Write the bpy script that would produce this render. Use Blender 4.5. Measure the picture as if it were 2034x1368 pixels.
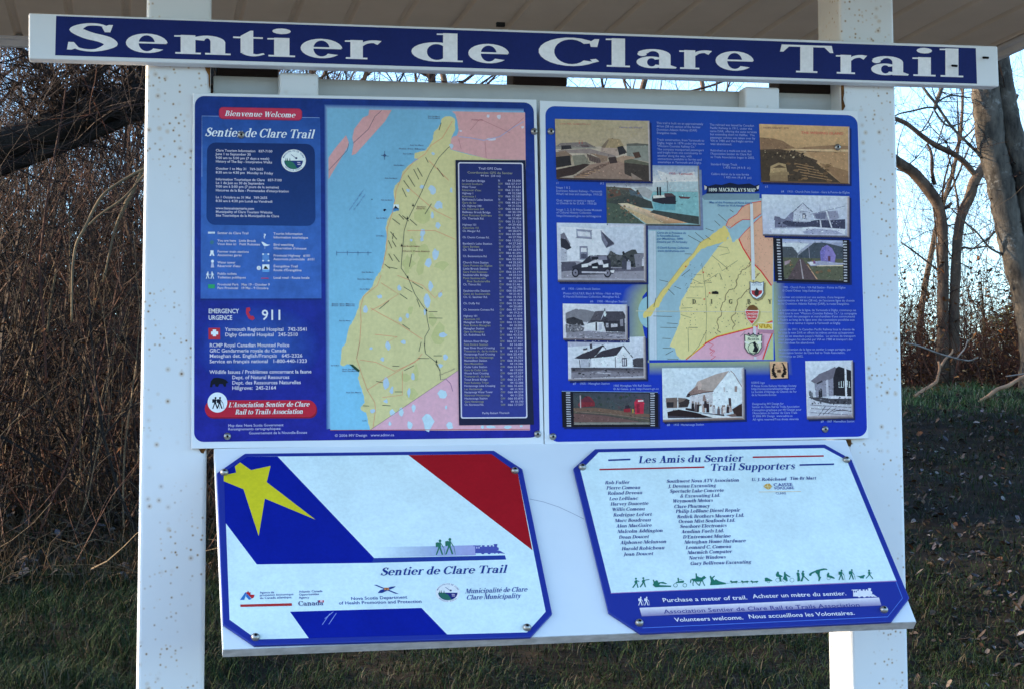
import bpy, bmesh, math, random
import numpy as np
from mathutils import Vector, Matrix
random.seed(7)
SC = bpy.context.scene
for o in list(bpy.data.objects): bpy.data.objects.remove(o)
R_ = math.radians
# ------------------------------------------------------------------ camera, sky, sun, exposure
PW, PH, FOC = 2034.0, 1368.0, 3558.14
YAW, PITCH, ROLL = R_(11.9821), R_(3.1778), R_(-0.8069)
ZO = 2.10                                   # height of the map signs' top edge above the path
CAM = Vector((-0.1001, -3.0971, -0.6116 + ZO))
cf = Vector((math.sin(YAW)*math.cos(PITCH), math.cos(YAW)*math.cos(PITCH), math.sin(PITCH)))
r0 = Vector((math.cos(YAW), -math.sin(YAW), 0)); u0 = r0.cross(cf)
cr = r0*math.cos(ROLL) + u0*math.sin(ROLL); cu = -r0*math.sin(ROLL) + u0*math.cos(ROLL)
cd = bpy.data.cameras.new("camera"); cam = bpy.data.objects.new("camera", cd)
SC.collection.objects.link(cam)
cam.matrix_world = Matrix(((cr.x, cu.x, -cf.x, CAM.x), (cr.y, cu.y, -cf.y, CAM.y), (cr.z, cu.z, -cf.z, CAM.z), (0, 0, 0, 1)))
cd.sensor_width = 36.0; cd.lens = FOC/PW*36.0; cd.clip_start = 0.05; cd.clip_end = 2000
SC.camera = cam
SUN_AZ, SUN_EL = R_(-73), R_(16)            # azimuth from +Y towards +X: the sun stands low to the left, a little behind the sign
SDIR = Vector((math.sin(SUN_AZ)*math.cos(SUN_EL), math.cos(SUN_AZ)*math.cos(SUN_EL), math.sin(SUN_EL)))
W = bpy.data.worlds.new("World"); SC.world = W; W.use_nodes = True
nt = W.node_tree; sky = nt.nodes.new('ShaderNodeTexSky'); sky.sky_type = 'NISHITA'
sky.sun_disc = False; sky.sun_elevation = SUN_EL; sky.sun_rotation = SUN_AZ
sky.air_density = 1.0; sky.dust_density = 0.7; sky.ozone_density = 4.0
bg = nt.nodes['Background']; bg.inputs[1].default_value = 0.15
nt.links.new(sky.outputs[0], bg.inputs[0])
sl = bpy.data.lights.new("sun", 'SUN'); sl.energy = 3.6; sl.angle = R_(0.5); sl.color = (1.0, 0.80, 0.55)
so = bpy.data.objects.new("sun", sl); SC.collection.objects.link(so)
so.rotation_euler = SDIR.to_track_quat('Z', 'Y').to_euler(); so.location = (-8, 3, 8)
SC.view_settings.view_transform = 'Standard'; SC.view_settings.look = 'None'
SC.view_settings.exposure = 2.24; SC.view_settings.gamma = 1.0
SC.render.engine = 'CYCLES'
SC.cycles.max_bounces = 8; SC.cycles.diffuse_bounces = 4; SC.cycles.transparent_max_bounces = 8

# ------------------------------------------------------------------ helpers
def ray(px, py):
    return cf + cr*((px-PW/2)/FOC) - cu*((py-PH/2)/FOC)
def at(px, py, y):                          # the point seen at a photo pixel, at depth y behind the sign plane
    d = ray(px, py); return CAM + d*((y-CAM.y)/d.y)
class Plane:
    def __init__(s, o, n): s.o = Vector(o); s.n = Vector(n).normalized()
    def at(s, px, py, off=0.0):
        d = ray(px, py); return CAM + d*((s.o-CAM).dot(s.n)/d.dot(s.n)) + s.n*off
def to_px(p):
    d = p - CAM; k = d.dot(cf); return (PW/2+FOC*d.dot(cr)/k, PH/2-FOC*d.dot(cu)/k)
def lin(c): return tuple((v/255/12.92 if v/255 <= .04045 else ((v/255+.055)/1.055)**2.4) for v in c)
def link(o, parent=None):
    SC.collection.objects.link(o)
    if parent: o.parent = parent
    return o
def props(o, label=None, cat=None, group=None, kind=None):
    for k, v in (('label', label), ('category', cat), ('group', group), ('kind', kind)):
        if v: o[k] = v
    return o
def empty(name, loc=(0, 0, 0), **k):
    o = bpy.data.objects.new(name, None); o.location = loc; o.empty_display_size = .1
    link(o); props(o, **k); bpy.context.view_layer.update(); return o
def obj(name, verts, faces, mat, parent=None, smooth=False, **k):
    me = bpy.data.meshes.new(name); me.from_pydata([tuple(v) for v in verts], [], faces); me.update()
    if smooth: me.polygons.foreach_set('use_smooth', [True]*len(me.polygons))
    me.materials.append(mat); o = bpy.data.objects.new(name, me)
    link(o, parent)
    if parent: o.matrix_parent_inverse = parent.matrix_world.inverted()
    return props(o, **k)
def prism(front, depth):                    # front polygon (list of points) pushed along a vector
    n = len(front); v = [Vector(p) for p in front]; d = Vector(depth); v += [p+d for p in v]
    f = [list(range(n)), list(range(2*n-1, n-1, -1))] + [[i, n+i, n+(i+1) % n, (i+1) % n] for i in range(n)]
    return v, f
def bevel(o, w, seg=2):
    m = o.modifiers.new('bevel', 'BEVEL'); m.width = w; m.segments = seg; m.limit_method = 'ANGLE'; return o
class MB:
    def __init__(s): s.v = []; s.f = []
    def add(s, v, f):
        k = len(s.v); s.v += list(v); s.f += [[i+k for i in q] for q in f]
    def box(s, a, b):
        x0, y0, z0 = a; x1, y1, z1 = b
        s.add([(x0,y0,z0),(x1,y0,z0),(x1,y1,z0),(x0,y1,z0),(x0,y0,z1),(x1,y0,z1),(x1,y1,z1),(x0,y1,z1)],
              [[0,3,2,1],[4,5,6,7],[0,1,5,4],[1,2,6,5],[2,3,7,6],[3,0,4,7]])
    def tube(s, pts, rad, n=4, cap=True, jit=0.0):
        k = len(s.v); m = len(pts); prev = None
        for i, p in enumerate(pts):
            t = (pts[min(i+1, m-1)] - pts[max(i-1, 0)])
            t = t.normalized() if t.length > 1e-9 else Vector((0, 0, 1))
            if prev is None:
                a = t.cross(Vector((0.3, 0.9, 0.1))); a = a.normalized() if a.length > 1e-6 else Vector((1, 0, 0))
            else:
                a = prev - t*prev.dot(t); a = a.normalized() if a.length > 1e-6 else Vector((1, 0, 0))
            prev = a; b = t.cross(a); r = rad[i]
            for j in range(n):
                q = 2*math.pi*j/n; rr = r*(1+random.uniform(-jit, jit)) if jit else r
                s.v.append(p + a*(math.cos(q)*rr) + b*(math.sin(q)*rr))
        for i in range(m-1):
            for j in range(n):
                j2 = (j+1) % n
                s.f.append([k+i*n+j, k+i*n+j2, k+(i+1)*n+j2, k+(i+1)*n+j])
        if cap: s.f.append([k+(m-1)*n+j for j in range(n)]); s.f.append([k+j for j in range(n-1, -1, -1)])
    def build(s, name, mat, parent=None, smooth=False, **k): return obj(name, s.v, s.f, mat, parent, smooth, **k)
def smooth_path(pts, rad, n):
    # Catmull-Rom through the points
    P = [pts[0]*2-pts[1]] + list(pts) + [pts[-1]*2-pts[-2]]; o = []; r = []
    for i in range(1, len(P)-2):
        for k in range(n):
            t = k/n; a, b, c, d = P[i-1:i+3]
            o.append(.5*((2*b) + (c-a)*t + (2*a-5*b+4*c-d)*t*t + (3*b-a-3*c+d)*t**3))
            r.append(rad[i-1]*(1-t) + rad[min(i, len(rad)-1)]*t)
    o.append(pts[-1]); r.append(rad[-1]); return o, r

# ------------------------------------------------------------------ materials
def mat(name, base, rough=.6, spec=.3, metal=0.0):
    m = bpy.data.materials.new(name); m.use_nodes = True; b = m.node_tree.nodes['Principled BSDF']
    b.inputs['Base Color'].default_value = (*base, 1); b.inputs['Roughness'].default_value = rough
    b.inputs['Specular IOR Level'].default_value = spec; b.inputs['Metallic'].default_value = metal
    return m
def nodes(m): return m.node_tree.nodes, m.node_tree.links, m.node_tree.nodes['Principled BSDF']
def noise(m, scale, detail=4, rough=.6, coord=None, stretch=None, dist=0.0):
    N, L, _ = nodes(m); t = N.new('ShaderNodeNewGeometry') if coord is None else coord
    n = N.new('ShaderNodeTexNoise'); n.inputs['Scale'].default_value = scale; n.inputs['Detail'].default_value = detail
    n.inputs['Roughness'].default_value = rough; n.inputs['Distortion'].default_value = dist
    v = t.outputs['Position']
    if stretch:
        mp = N.new('ShaderNodeMapping'); mp.inputs['Scale'].default_value = stretch; L.new(v, mp.inputs[0]); v = mp.outputs[0]
    L.new(v, n.inputs['Vector']); return n
def ramp(m, src, stops):
    N, L, _ = nodes(m); r = N.new('ShaderNodeValToRGB'); e = r.color_ramp.elements
    while len(e) < len(stops): e.new(.5)
    for i, (p, c) in enumerate(stops): e[i].position = p; e[i].color = (*c, 1) if len(c) == 3 else c
    L.new(src, r.inputs[0]); return r
def mix(m, fac, a, b, mode='MIX'):
    N, L, _ = nodes(m); x = N.new('ShaderNodeMix'); x.data_type = 'RGBA'; x.blend_type = mode
    for s, i in ((fac, 0), (a, 6), (b, 7)):
        if hasattr(s, 'is_linked'): L.new(s, x.inputs[i])
        elif isinstance(s, (int, float)): x.inputs[i].default_value = s
        else: x.inputs[i].default_value = (*s, 1)
    return x.outputs[2]
def bump(m, src, strength=.3, dist=.01):
    N, L, b = nodes(m); n = N.new('ShaderNodeBump'); n.inputs['Strength'].default_value = strength
    n.inputs['Distance'].default_value = dist; L.new(src, n.inputs['Height']); L.new(n.outputs[0], b.inputs['Normal'])
def setcol(m, c): N, L, b = nodes(m); L.new(c, b.inputs['Base Color'])
def two_tone(name, a, b, scale, rough=.8, stretch=None, lo=.35, hi=.65, bmp=0.0, spec=.2, det=5):
    m = mat(name, a, rough, spec); n = noise(m, scale, det, stretch=stretch); r = ramp(m, n.outputs[0], [(lo, a), (hi, b)])
    setcol(m, r.outputs[0])
    if bmp: bump(m, n.outputs[0], bmp)
    return m
def rusty_paint(name, base, dens=.66):
    m = mat(name, base, .45, .4)
    N, L, b = nodes(m)
    big = noise(m, 2.5, 3); mott = noise(m, 14, 4)
    c = mix(m, ramp(m, mott.outputs[0], [(.3, (0,)*3), (.8, (.25,)*3)]).outputs[0], base, tuple(v*.86 for v in base))
    # rust: sparse specks with a stained halo, gathered in patches by a broad noise
    for sc, r1, r2, th, ka in ((58, .13, .36, dens+.005, .5), (115, .18, .36, dens-.03, .5)):
        v = N.new('ShaderNodeTexVoronoi'); v.inputs['Scale'].default_value = sc; v.inputs['Randomness'].default_value = 1
        g = N.new('ShaderNodeNewGeometry'); L.new(g.outputs['Position'], v.inputs['Vector'])
        d = ramp(m, v.outputs['Distance'], [(r1*.4, (1, 1, 1)), (r1*1.2, (.45,)*3), (r2, (0,)*3)])
        tint = ramp(m, v.outputs['Distance'], [(r1*.5, (.16, .07, .02)), (r1*1.3, (.50, .30, .10))])
        nz = noise(m, 4.1+sc*.02, 3); gate = ramp(m, nz.outputs[0], [(th-.05, (0,)*3), (th+.04, (1,)*3)])
        pick = N.new('ShaderNodeMath'); pick.operation = 'GREATER_THAN'; pick.inputs[1].default_value = ka
        sp = N.new('ShaderNodeSeparateColor'); L.new(v.outputs['Color'], sp.inputs[0]); L.new(sp.outputs[0], pick.inputs[0])
        a = N.new('ShaderNodeMath'); a.operation = 'MULTIPLY'; L.new(d.outputs[0], a.inputs[0]); L.new(gate.outputs[0], a.inputs[1])
        a2 = N.new('ShaderNodeMath'); a2.operation = 'MULTIPLY'; L.new(a.outputs[0], a2.inputs[0]); L.new(pick.outputs[0], a2.inputs[1])
        c = mix(m, a2.outputs[0], c, tint.outputs[0])
    setcol(m, c); bump(m, mott.outputs[0], .04, .002); return m
M = {}
M['post'] = rusty_paint('rust specked white paint', (.74, .74, .73), .55)
M['white'] = two_tone('white painted board', (.80, .80, .79), (.74, .75, .75), 9, .5, None, .3, .8, .03, .4)
M['backboard'] = two_tone('weathered white board', (.60, .60, .58), (.50, .50, .49), 12, .7, None, .3, .7, .05)
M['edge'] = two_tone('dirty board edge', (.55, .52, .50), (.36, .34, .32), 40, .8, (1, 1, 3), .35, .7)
M['rust'] = two_tone('rust', (.20, .085, .02), (.07, .03, .012), 60, .95, None, .35, .65, .3)
M['darkwood'] = two_tone('dark brown wood', (.045, .03, .024), (.022, .015, .012), 18, .8, (.6, 4, 6), .3, .7, .2)
M['soffit'] = two_tone('cream soffit panel', (.68, .56, .42), (.60, .49, .36), 6, .6, None, .3, .75, .02)
M['fascia'] = two_tone('white fascia', (.66, .64, .60), (.58, .56, .52), 8, .6)
M['roofing'] = two_tone('grey roof shingles', (.07, .07, .075), (.035, .035, .04), 30, .9)
M['steel'] = mat('weathered screw head', (.34, .32, .29), .38, .5, .85)
M['darkhole'] = mat('dark recess', (.012, .011, .01), .9, .1)
def print_mat(name, mott=.10, sc=9.0, rough=.42, grain=.05):
    m = mat(name, (.5, .5, .5), rough, .10); N, L, b = nodes(m)
    a = N.new('ShaderNodeAttribute'); a.attribute_name = 'Col'
    n = noise(m, sc, 6, .7); r = ramp(m, n.outputs[0], [(.3, (1-mott,)*3), (.7, (1+mott,)*3)])
    f = noise(m, 160, 2, .6); r2 = ramp(m, f.outputs[0], [(.3, (1-grain,)*3), (.7, (1+grain,)*3)])
    st = noise(m, 22, 4, .6, stretch=(1, 1, .06)); r3 = ramp(m, st.outputs[0], [(.35, (.95, .95, .94)), (.6, (1, 1, 1))])
    c = mix(m, 1.0, a.outputs['Color'], r.outputs[0], 'MULTIPLY'); c = mix(m, 1.0, c, r3.outputs[0], 'MULTIPLY'); c = mix(m, 1.0, c, r2.outputs[0], 'MULTIPLY')
    setcol(m, c); return m
M['print'] = print_mat('printed sign face', .07)
M['printm'] = print_mat('mottled printed sign face', .26, 24)
M['photo'] = print_mat('printed photograph', .07, 120, .4, .12)
# ------------------------------------------------------------------ lettering: Blender's built-in sans, and a bold serif drawn here
SANS = {}
def load_sans():
    fc = bpy.data.curves.new('lettering', 'FONT'); fo = bpy.data.objects.new('lettering', fc); link(fo)
    fc.resolution_u = 2; fc.offset = 0.012
    def ev(s):
        fc.body = s; dg = bpy.context.evaluated_depsgraph_get(); dg.update()
        e = fo.evaluated_get(dg); me = e.to_mesh()
        v = [(p.co.x, p.co.y) for p in me.vertices]; f = [list(p.vertices) for p in me.polygons]; e.to_mesh_clear(); return v, f
    w0 = max(p[0] for p in ev('HH')[0]); h = max(p[1] for p in ev('H')[0])
    chars = "ABCDEFGHIJKLMNOPQRSTUVWXYZabcdefghijklmnopqrstuvwxyz0123456789.,:;-/()'#&?\"©éèêàçÉ°@"
    for c in chars:
        v, f = ev(c); w = max(p[0] for p in ev('H'+c+'H')[0]) - w0
        SANS[c] = ([(x/h, y/h) for x, y in v], f, w/h)
    SANS[' '] = ([], [], (max(p[0] for p in ev('H H')[0])-w0)/h)
    bpy.data.objects.remove(fo); bpy.data.curves.remove(fc)
load_sans()
SER = {}
def serif():
    ST, HR, SF, OV = .205, .065, .06, .075
    cur = []
    def P(*p): cur.append([tuple(q) for q in p])
    def rect(x0, y0, x1, y1): P((x0, y0), (x1, y0), (x1, y1), (x0, y1))
    def stem(x, y0, y1, b=3, t=0, w=ST):      # b, t: serif bits 1 = left, 2 = right
        rect(x, y0, x+w, y1)
        if b: rect(x-(OV if b & 1 else 0), y0, x+w+(OV if b & 2 else 0), y0+SF)
        if t: P((x-(OV*1.2 if t & 1 else 0), y1-SF*(1.2 if t != 3 else 1)), (x+w+(OV if t & 2 else 0), y1-SF), (x+w+(OV if t & 2 else 0), y1), (x-(OV*1.2 if t & 1 else 0), y1-(SF*.35 if t != 3 else 0)))
    def dg(x0, y0, x1, y1, w): P((x0, y0), (x0+w, y0), (x1+w, y1), (x1, y1))
    def arc(cx, cy, rx, ry, a0, a1, tx=ST, ty=HR):
        n = max(3, int(abs(a1-a0)/14)); pr = None
        for i in range(n+1):
            a = R_(a0+(a1-a0)*i/n); c, s = math.cos(a), math.sin(a)
            q = ((cx+rx*c, cy+ry*s), (cx+(rx-tx)*c, cy+(ry-ty)*s))
            if pr: P(pr[0], q[0], q[1], pr[1])
            pr = q
    def stroke(pts, ws):
        v = [Vector((x, y, 0)) for x, y in pts]; q, w = smooth_path(v, ws, 5); pr = None
        for i, p in enumerate(q):
            t = q[min(i+1, len(q)-1)] - q[max(i-1, 0)]; n = Vector((-t.y, t.x, 0)).normalized()*w[i]*.5
            e = ((p+n)[:2], (p-n)[:2])
            if pr: P(pr[0], e[0], e[1], pr[1])
            pr = e
    def dot(cx, cy, r=.115, ry=None): P(*[(cx+r*math.cos(2*math.pi*i/12), cy+(ry or r*.95)*math.sin(2*math.pi*i/12)) for i in range(12)])
    def end(c, adv): SER[c] = ([list(p) for p in cur], adv); cur.clear()
    X = .69
    def shoulder(x0, x1): arc((x0+x1)/2, X-.24, (x1-x0)/2, .24, 0, 160, ST, .10)
    # lower case
    def bowl_a():
        arc(.30, X-.22, .31, .22, 0, 155, ST, .075); rect(.405, .1, .61, X-.21); P((.405, 0), (.70, 0), (.72, .05), (.61, .12), (.405, .12)); arc(.27, .205, .27, .215, 40, 330, .19, .065)
        dot(.10, X-.19, .085)
    bowl_a(); end('a', .76)
    stem(.08, .02, 1.04, 0, 1); arc(.38, X/2, .36, X/2+.01, -130, 130, .21, .065); end('b', .80)
    arc(.36, X/2, .36, X/2+.01, 48, 318, .22, .065); dot(.58, X-.16, .09); end('c', .68)
    def bowl_d():
        arc(.36, X/2, .36, X/2+.01, 50, 310, .22, .065); stem(.45, 0, 1.04, 2, 1)
    bowl_d(); end('d', .78)
    def ee():
        arc(.36, X/2, .36, X/2+.01, 4, 322, .22, .065); rect(.15, X/2-.01, .70, X/2+.05)
    ee(); end('e', .75)
    stem(.12, 0, .86); arc(.38, .83, .26, .22, 20, 180, ST, .07); dot(.57, .9, .08); rect(.02, X-.06, .45, X); end('f', .52)
    arc(.33, .45, .29, .25, 0, 360, .17, .06); stroke([(.2, .23), (.12, .12), (.3, .06), (.55, .02), (.6, -.12), (.35, -.27), (.08, -.2), (.1, -.05), (.22, .02)], [.08, .09, .12, .14, .1, .07, .1, .08, .05]); rect(.5, .6, .72, .67); end('g', .72)
    stem(.08, 0, 1.04, 3, 1); shoulder(.2, .70); stem(.495, 0, X-.22); end('h', .86)
    stem(.10, 0, X, 3, 1); dot(.2, .93, .125, .105); end('i', .44)
    stem(.12, -.1, X, 0, 1); arc(.1, -.1, .225, .18, -100, 0, ST, .06); dot(.2, .93, .12, .105); end('j', .44)
    stem(.08, 0, 1.04, 3, 1); dg(.30, .36, .50, X, .09); rect(.42, X-.05, .72, X); dg(.52, 0, .33, .4, .22); rect(.45, 0, .82, SF); end('k', .82)
    stem(.10, 0, 1.04, 3, 1); end('l', .44)
    stem(.08, 0, X, 3, 1); shoulder(.2, .66); stem(.455, 0, X-.22); shoulder(.56, 1.02); stem(.815, 0, X-.22); end('m', 1.17)
    stem(.08, 0, X, 3, 1); shoulder(.2, .70); stem(.495, 0, X-.22); end('n', .86)
    arc(.37, X/2, .37, X/2+.01, 0, 360, .22, .065); end('o', .76)
    stem(.08, -.3, X, 3, 1); arc(.38, X/2, .36, X/2+.01, -130, 130, .21, .065); end('p', .80)
    arc(.36, X/2, .36, X/2+.01, 50, 310, .22, .065); stem(.45, -.3, X, 3, 0); end('q', .78)
    stem(.08, 0, X, 3, 1); stroke([(.26, X-.2), (.34, X-.08), (.46, X-.04), (.56, X-.08)], [.05, .09, .1, .16]); end('r', .62)
    stroke([(.50, .52), (.42, .64), (.27, .655), (.13, .54), (.28, .37), (.46, .25), (.42, .08), (.24, .03), (.08, .16)], [.10, .06, .07, .15, .18, .15, .09, .06, .10]); end('s', .60)
    P((.12, .1), (.325, .1), (.325, .92), (.28, .92), (.12, .72)); rect(.0, X-.06, .48, X); stroke([(.22, .13), (.28, .05), (.38, .03), (.5, .09)], [.2, .12, .07, .05]); end('t', .52)
    P((.08, .2), (.285, .2), (.285, X), (.0, X), (.0, X-.06), (.08, X-.07)); arc(.32, .22, .24, .22, 180, 320, ST, .09); stem(.50, 0, X, 2, 1); end('u', .84)
    dg(.32, 0, .06, X, .22); dg(.32, 0, .55, X, .08); rect(-.02, X-.055, .36, X); rect(.48, X-.055, .74, X); end('v', .74)
    dg(.28, 0, .05, X, .2); dg(.28, 0, .5, X, .08); dg(.65, 0, .43, X, .2); dg(.65, 0, .88, X, .08); rect(-.02, X-.055, .32, X); rect(.80, X-.055, 1.05, X); end('w', 1.06)
    dg(.44, 0, .05, X, .23); dg(.08, 0, .5, X, .08); rect(0, X-.055, .35, X); rect(.42, X-.055, .7, X); rect(0, 0, .24, .055); rect(.38, 0, .74, .055); end('x', .76)
    dg(.30, .02, .06, X, .22); dg(.15, -.28, .55, X, .08); rect(-.02, X-.055, .36, X); rect(.48, X-.055, .74, X); dot(.14, -.24, .09); end('y', .74)
    rect(.05, 0, .6, .07); rect(.05, X-.07, .6, X); dg(.05, 0, .38, X, .22); end('z', .66)
    # capitals
    dg(.55, 0, .30, 1.0, .24); dg(.12, 0, .40, 1.0, .08); rect(.22, .3, .62, .36); rect(0, 0, .32, SF); rect(.46, 0, .90, SF); end('A', .90)
    stem(.1, 0, 1, 3, 3, .22); arc(.36, .75, .36, .25, -90, 90, .21, .065); arc(.38, .27, .42, .27, -90, 90, .22, .065); end('B', .86)
    def cc(): arc(.50, .5, .50, .52, 42, 318, .24, .07); P((.80, .70), (.90, .70), (.93, .99), (.86, .99), (.78, .87)); P((.79, .24), (.84, .12), (.93, .18), (.88, .27))
    cc(); end('C', .98)
    stem(.1, 0, 1, 3, 3, .23); arc(.42, .5, .50, .5, -90, 90, .23, .065); rect(.3, 0, .44, .065); rect(.3, .935, .44, 1); end('D', .98)
    def E_(f=0):
        stem(.1, 0, 1, 3, 3, .23); rect(.3, .935, .72, 1); rect(.65, .78, .73, .97); rect(.3, .49, .58, .55); rect(.54, .41, .6, .63)
        if not f: rect(.3, 0, .76, .065); rect(.70, .03, .78, .24)
    E_(); end('E', .84); E_(1); end('F', .78)
    cc(); rect(.70, .05, .93, .42); rect(.58, .40, 1.0, .46); end('G', 1.04)
    stem(.1, 0, 1, 3, 3, .22); stem(.66, 0, 1, 3, 3, .22); rect(.3, .47, .68, .54); end('H', 1.0)
    stem(.1, 0, 1, 3, 3, .23); end('I', .46)
    stem(.2, .1, 1, 0, 3, .22); arc(.1, .1, .32, .28, -110, 0, .22, .08); end('J', .56)
    stem(.1, 0, 1, 3, 3, .22); dg(.28, .42, .62, 1, .09); rect(.52, .94, .88, 1); dg(.64, 0, .36, .55, .25); rect(.55, 0, .98, SF); end('K', .96)
    stem(.1, 0, 1, 3, 3, .23); rect(.3, 0, .74, .065); rect(.68, .03, .76, .26); end('L', .80)
    stem(.08, 0, 1, 3, 1, .08); dg(.52, 0, .1, 1, .22); dg(.55, 0, .88, 1, .08); stem(.86, 0, 1, 3, 2, .22); end('M', 1.2)
    stem(.1, 0, 1, 3, 1, .08); dg(.66, 0, .1, 1, .24); stem(.80, 0, 1, 0, 3, .08); end('N', 1.0)
    arc(.52, .5, .52, .52, 0, 360, .24, .065); end('O', 1.06)
    stem(.1, 0, 1, 3, 3, .23); arc(.38, .73, .40, .27, -90, 90, .22, .065); end('P', .82)
    stem(.1, 0, 1, 3, 3, .23); arc(.38, .74, .38, .26, -90, 90, .22, .065); dg(.66, 0, .38, .5, .25); rect(.62, 0, 1.0, SF); end('R', .96)
    stroke([(.66, .84), (.50, .965), (.30, .95), (.17, .77), (.34, .57), (.58, .43), (.66, .24), (.46, .04), (.24, .05), (.07, .2)], [.05, .075, .10, .215, .25, .25, .20, .09, .075, .06])
    P((.58, .70), (.66, .70), (.70, .97), (.64, .97), (.54, .88)); P((.03, .03), (.1, .03), (.2, .12), (.13, .31), (.05, .31)); end('S', .80)
    stem(.36, 0, 1, 3, 0, .23); rect(.03, .93, .92, 1); P((.0, .74), (.06, .74), (.17, .95), (.03, 1)); P((.95, .74), (.89, .74), (.78, .95), (.92, 1)); end('T', .95)
    stem(.1, .3, 1, 0, 3, .22); arc(.47, .32, .37, .33, 180, 360, .22, .07); stem(.76, .3, 1, 0, 3, .08); end('U', .96)
    dg(.40, 0, .06, 1, .24); dg(.42, 0, .78, 1, .08); rect(-.03, .94, .38, 1); rect(.66, .94, .96, 1); end('V', .92)
    dg(.32, 0, .05, 1, .22); dg(.34, 0, .6, 1, .08); dg(.78, 0, .5, 1, .22); dg(.80, 0, 1.1, 1, .08); rect(-.03, .94, .34, 1); rect(1.0, .94, 1.27, 1); end('W', 1.26)
    dg(.38, .4, .06, 1, .24); dg(.42, .4, .7, 1, .08); stem(.36, 0, .5, 3, 0, .22); rect(-.03, .94, .36, 1); rect(.6, .94, .88, 1); end('Y', .88)
    arc(.36, .24, .33, .26, 0, 360, .2, .07); arc(.4, .76, .24, .24, 0, 360, .14, .06); dg(.66, 0, .24, .66, .22); end('&', 1.0)
    dot(.15, .1, .105); end('.', .32); dot(.13, .9, .09); P((.1, .92), (.22, .9), (.12, .66), (.06, .68)); end("'", .28)
    rect(.04, .28, .36, .37); end('-', .42); end(' ', .34)
    ee(); dg(.28, .78, .42, 1.0, .12); end('é', .75)
serif()
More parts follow.
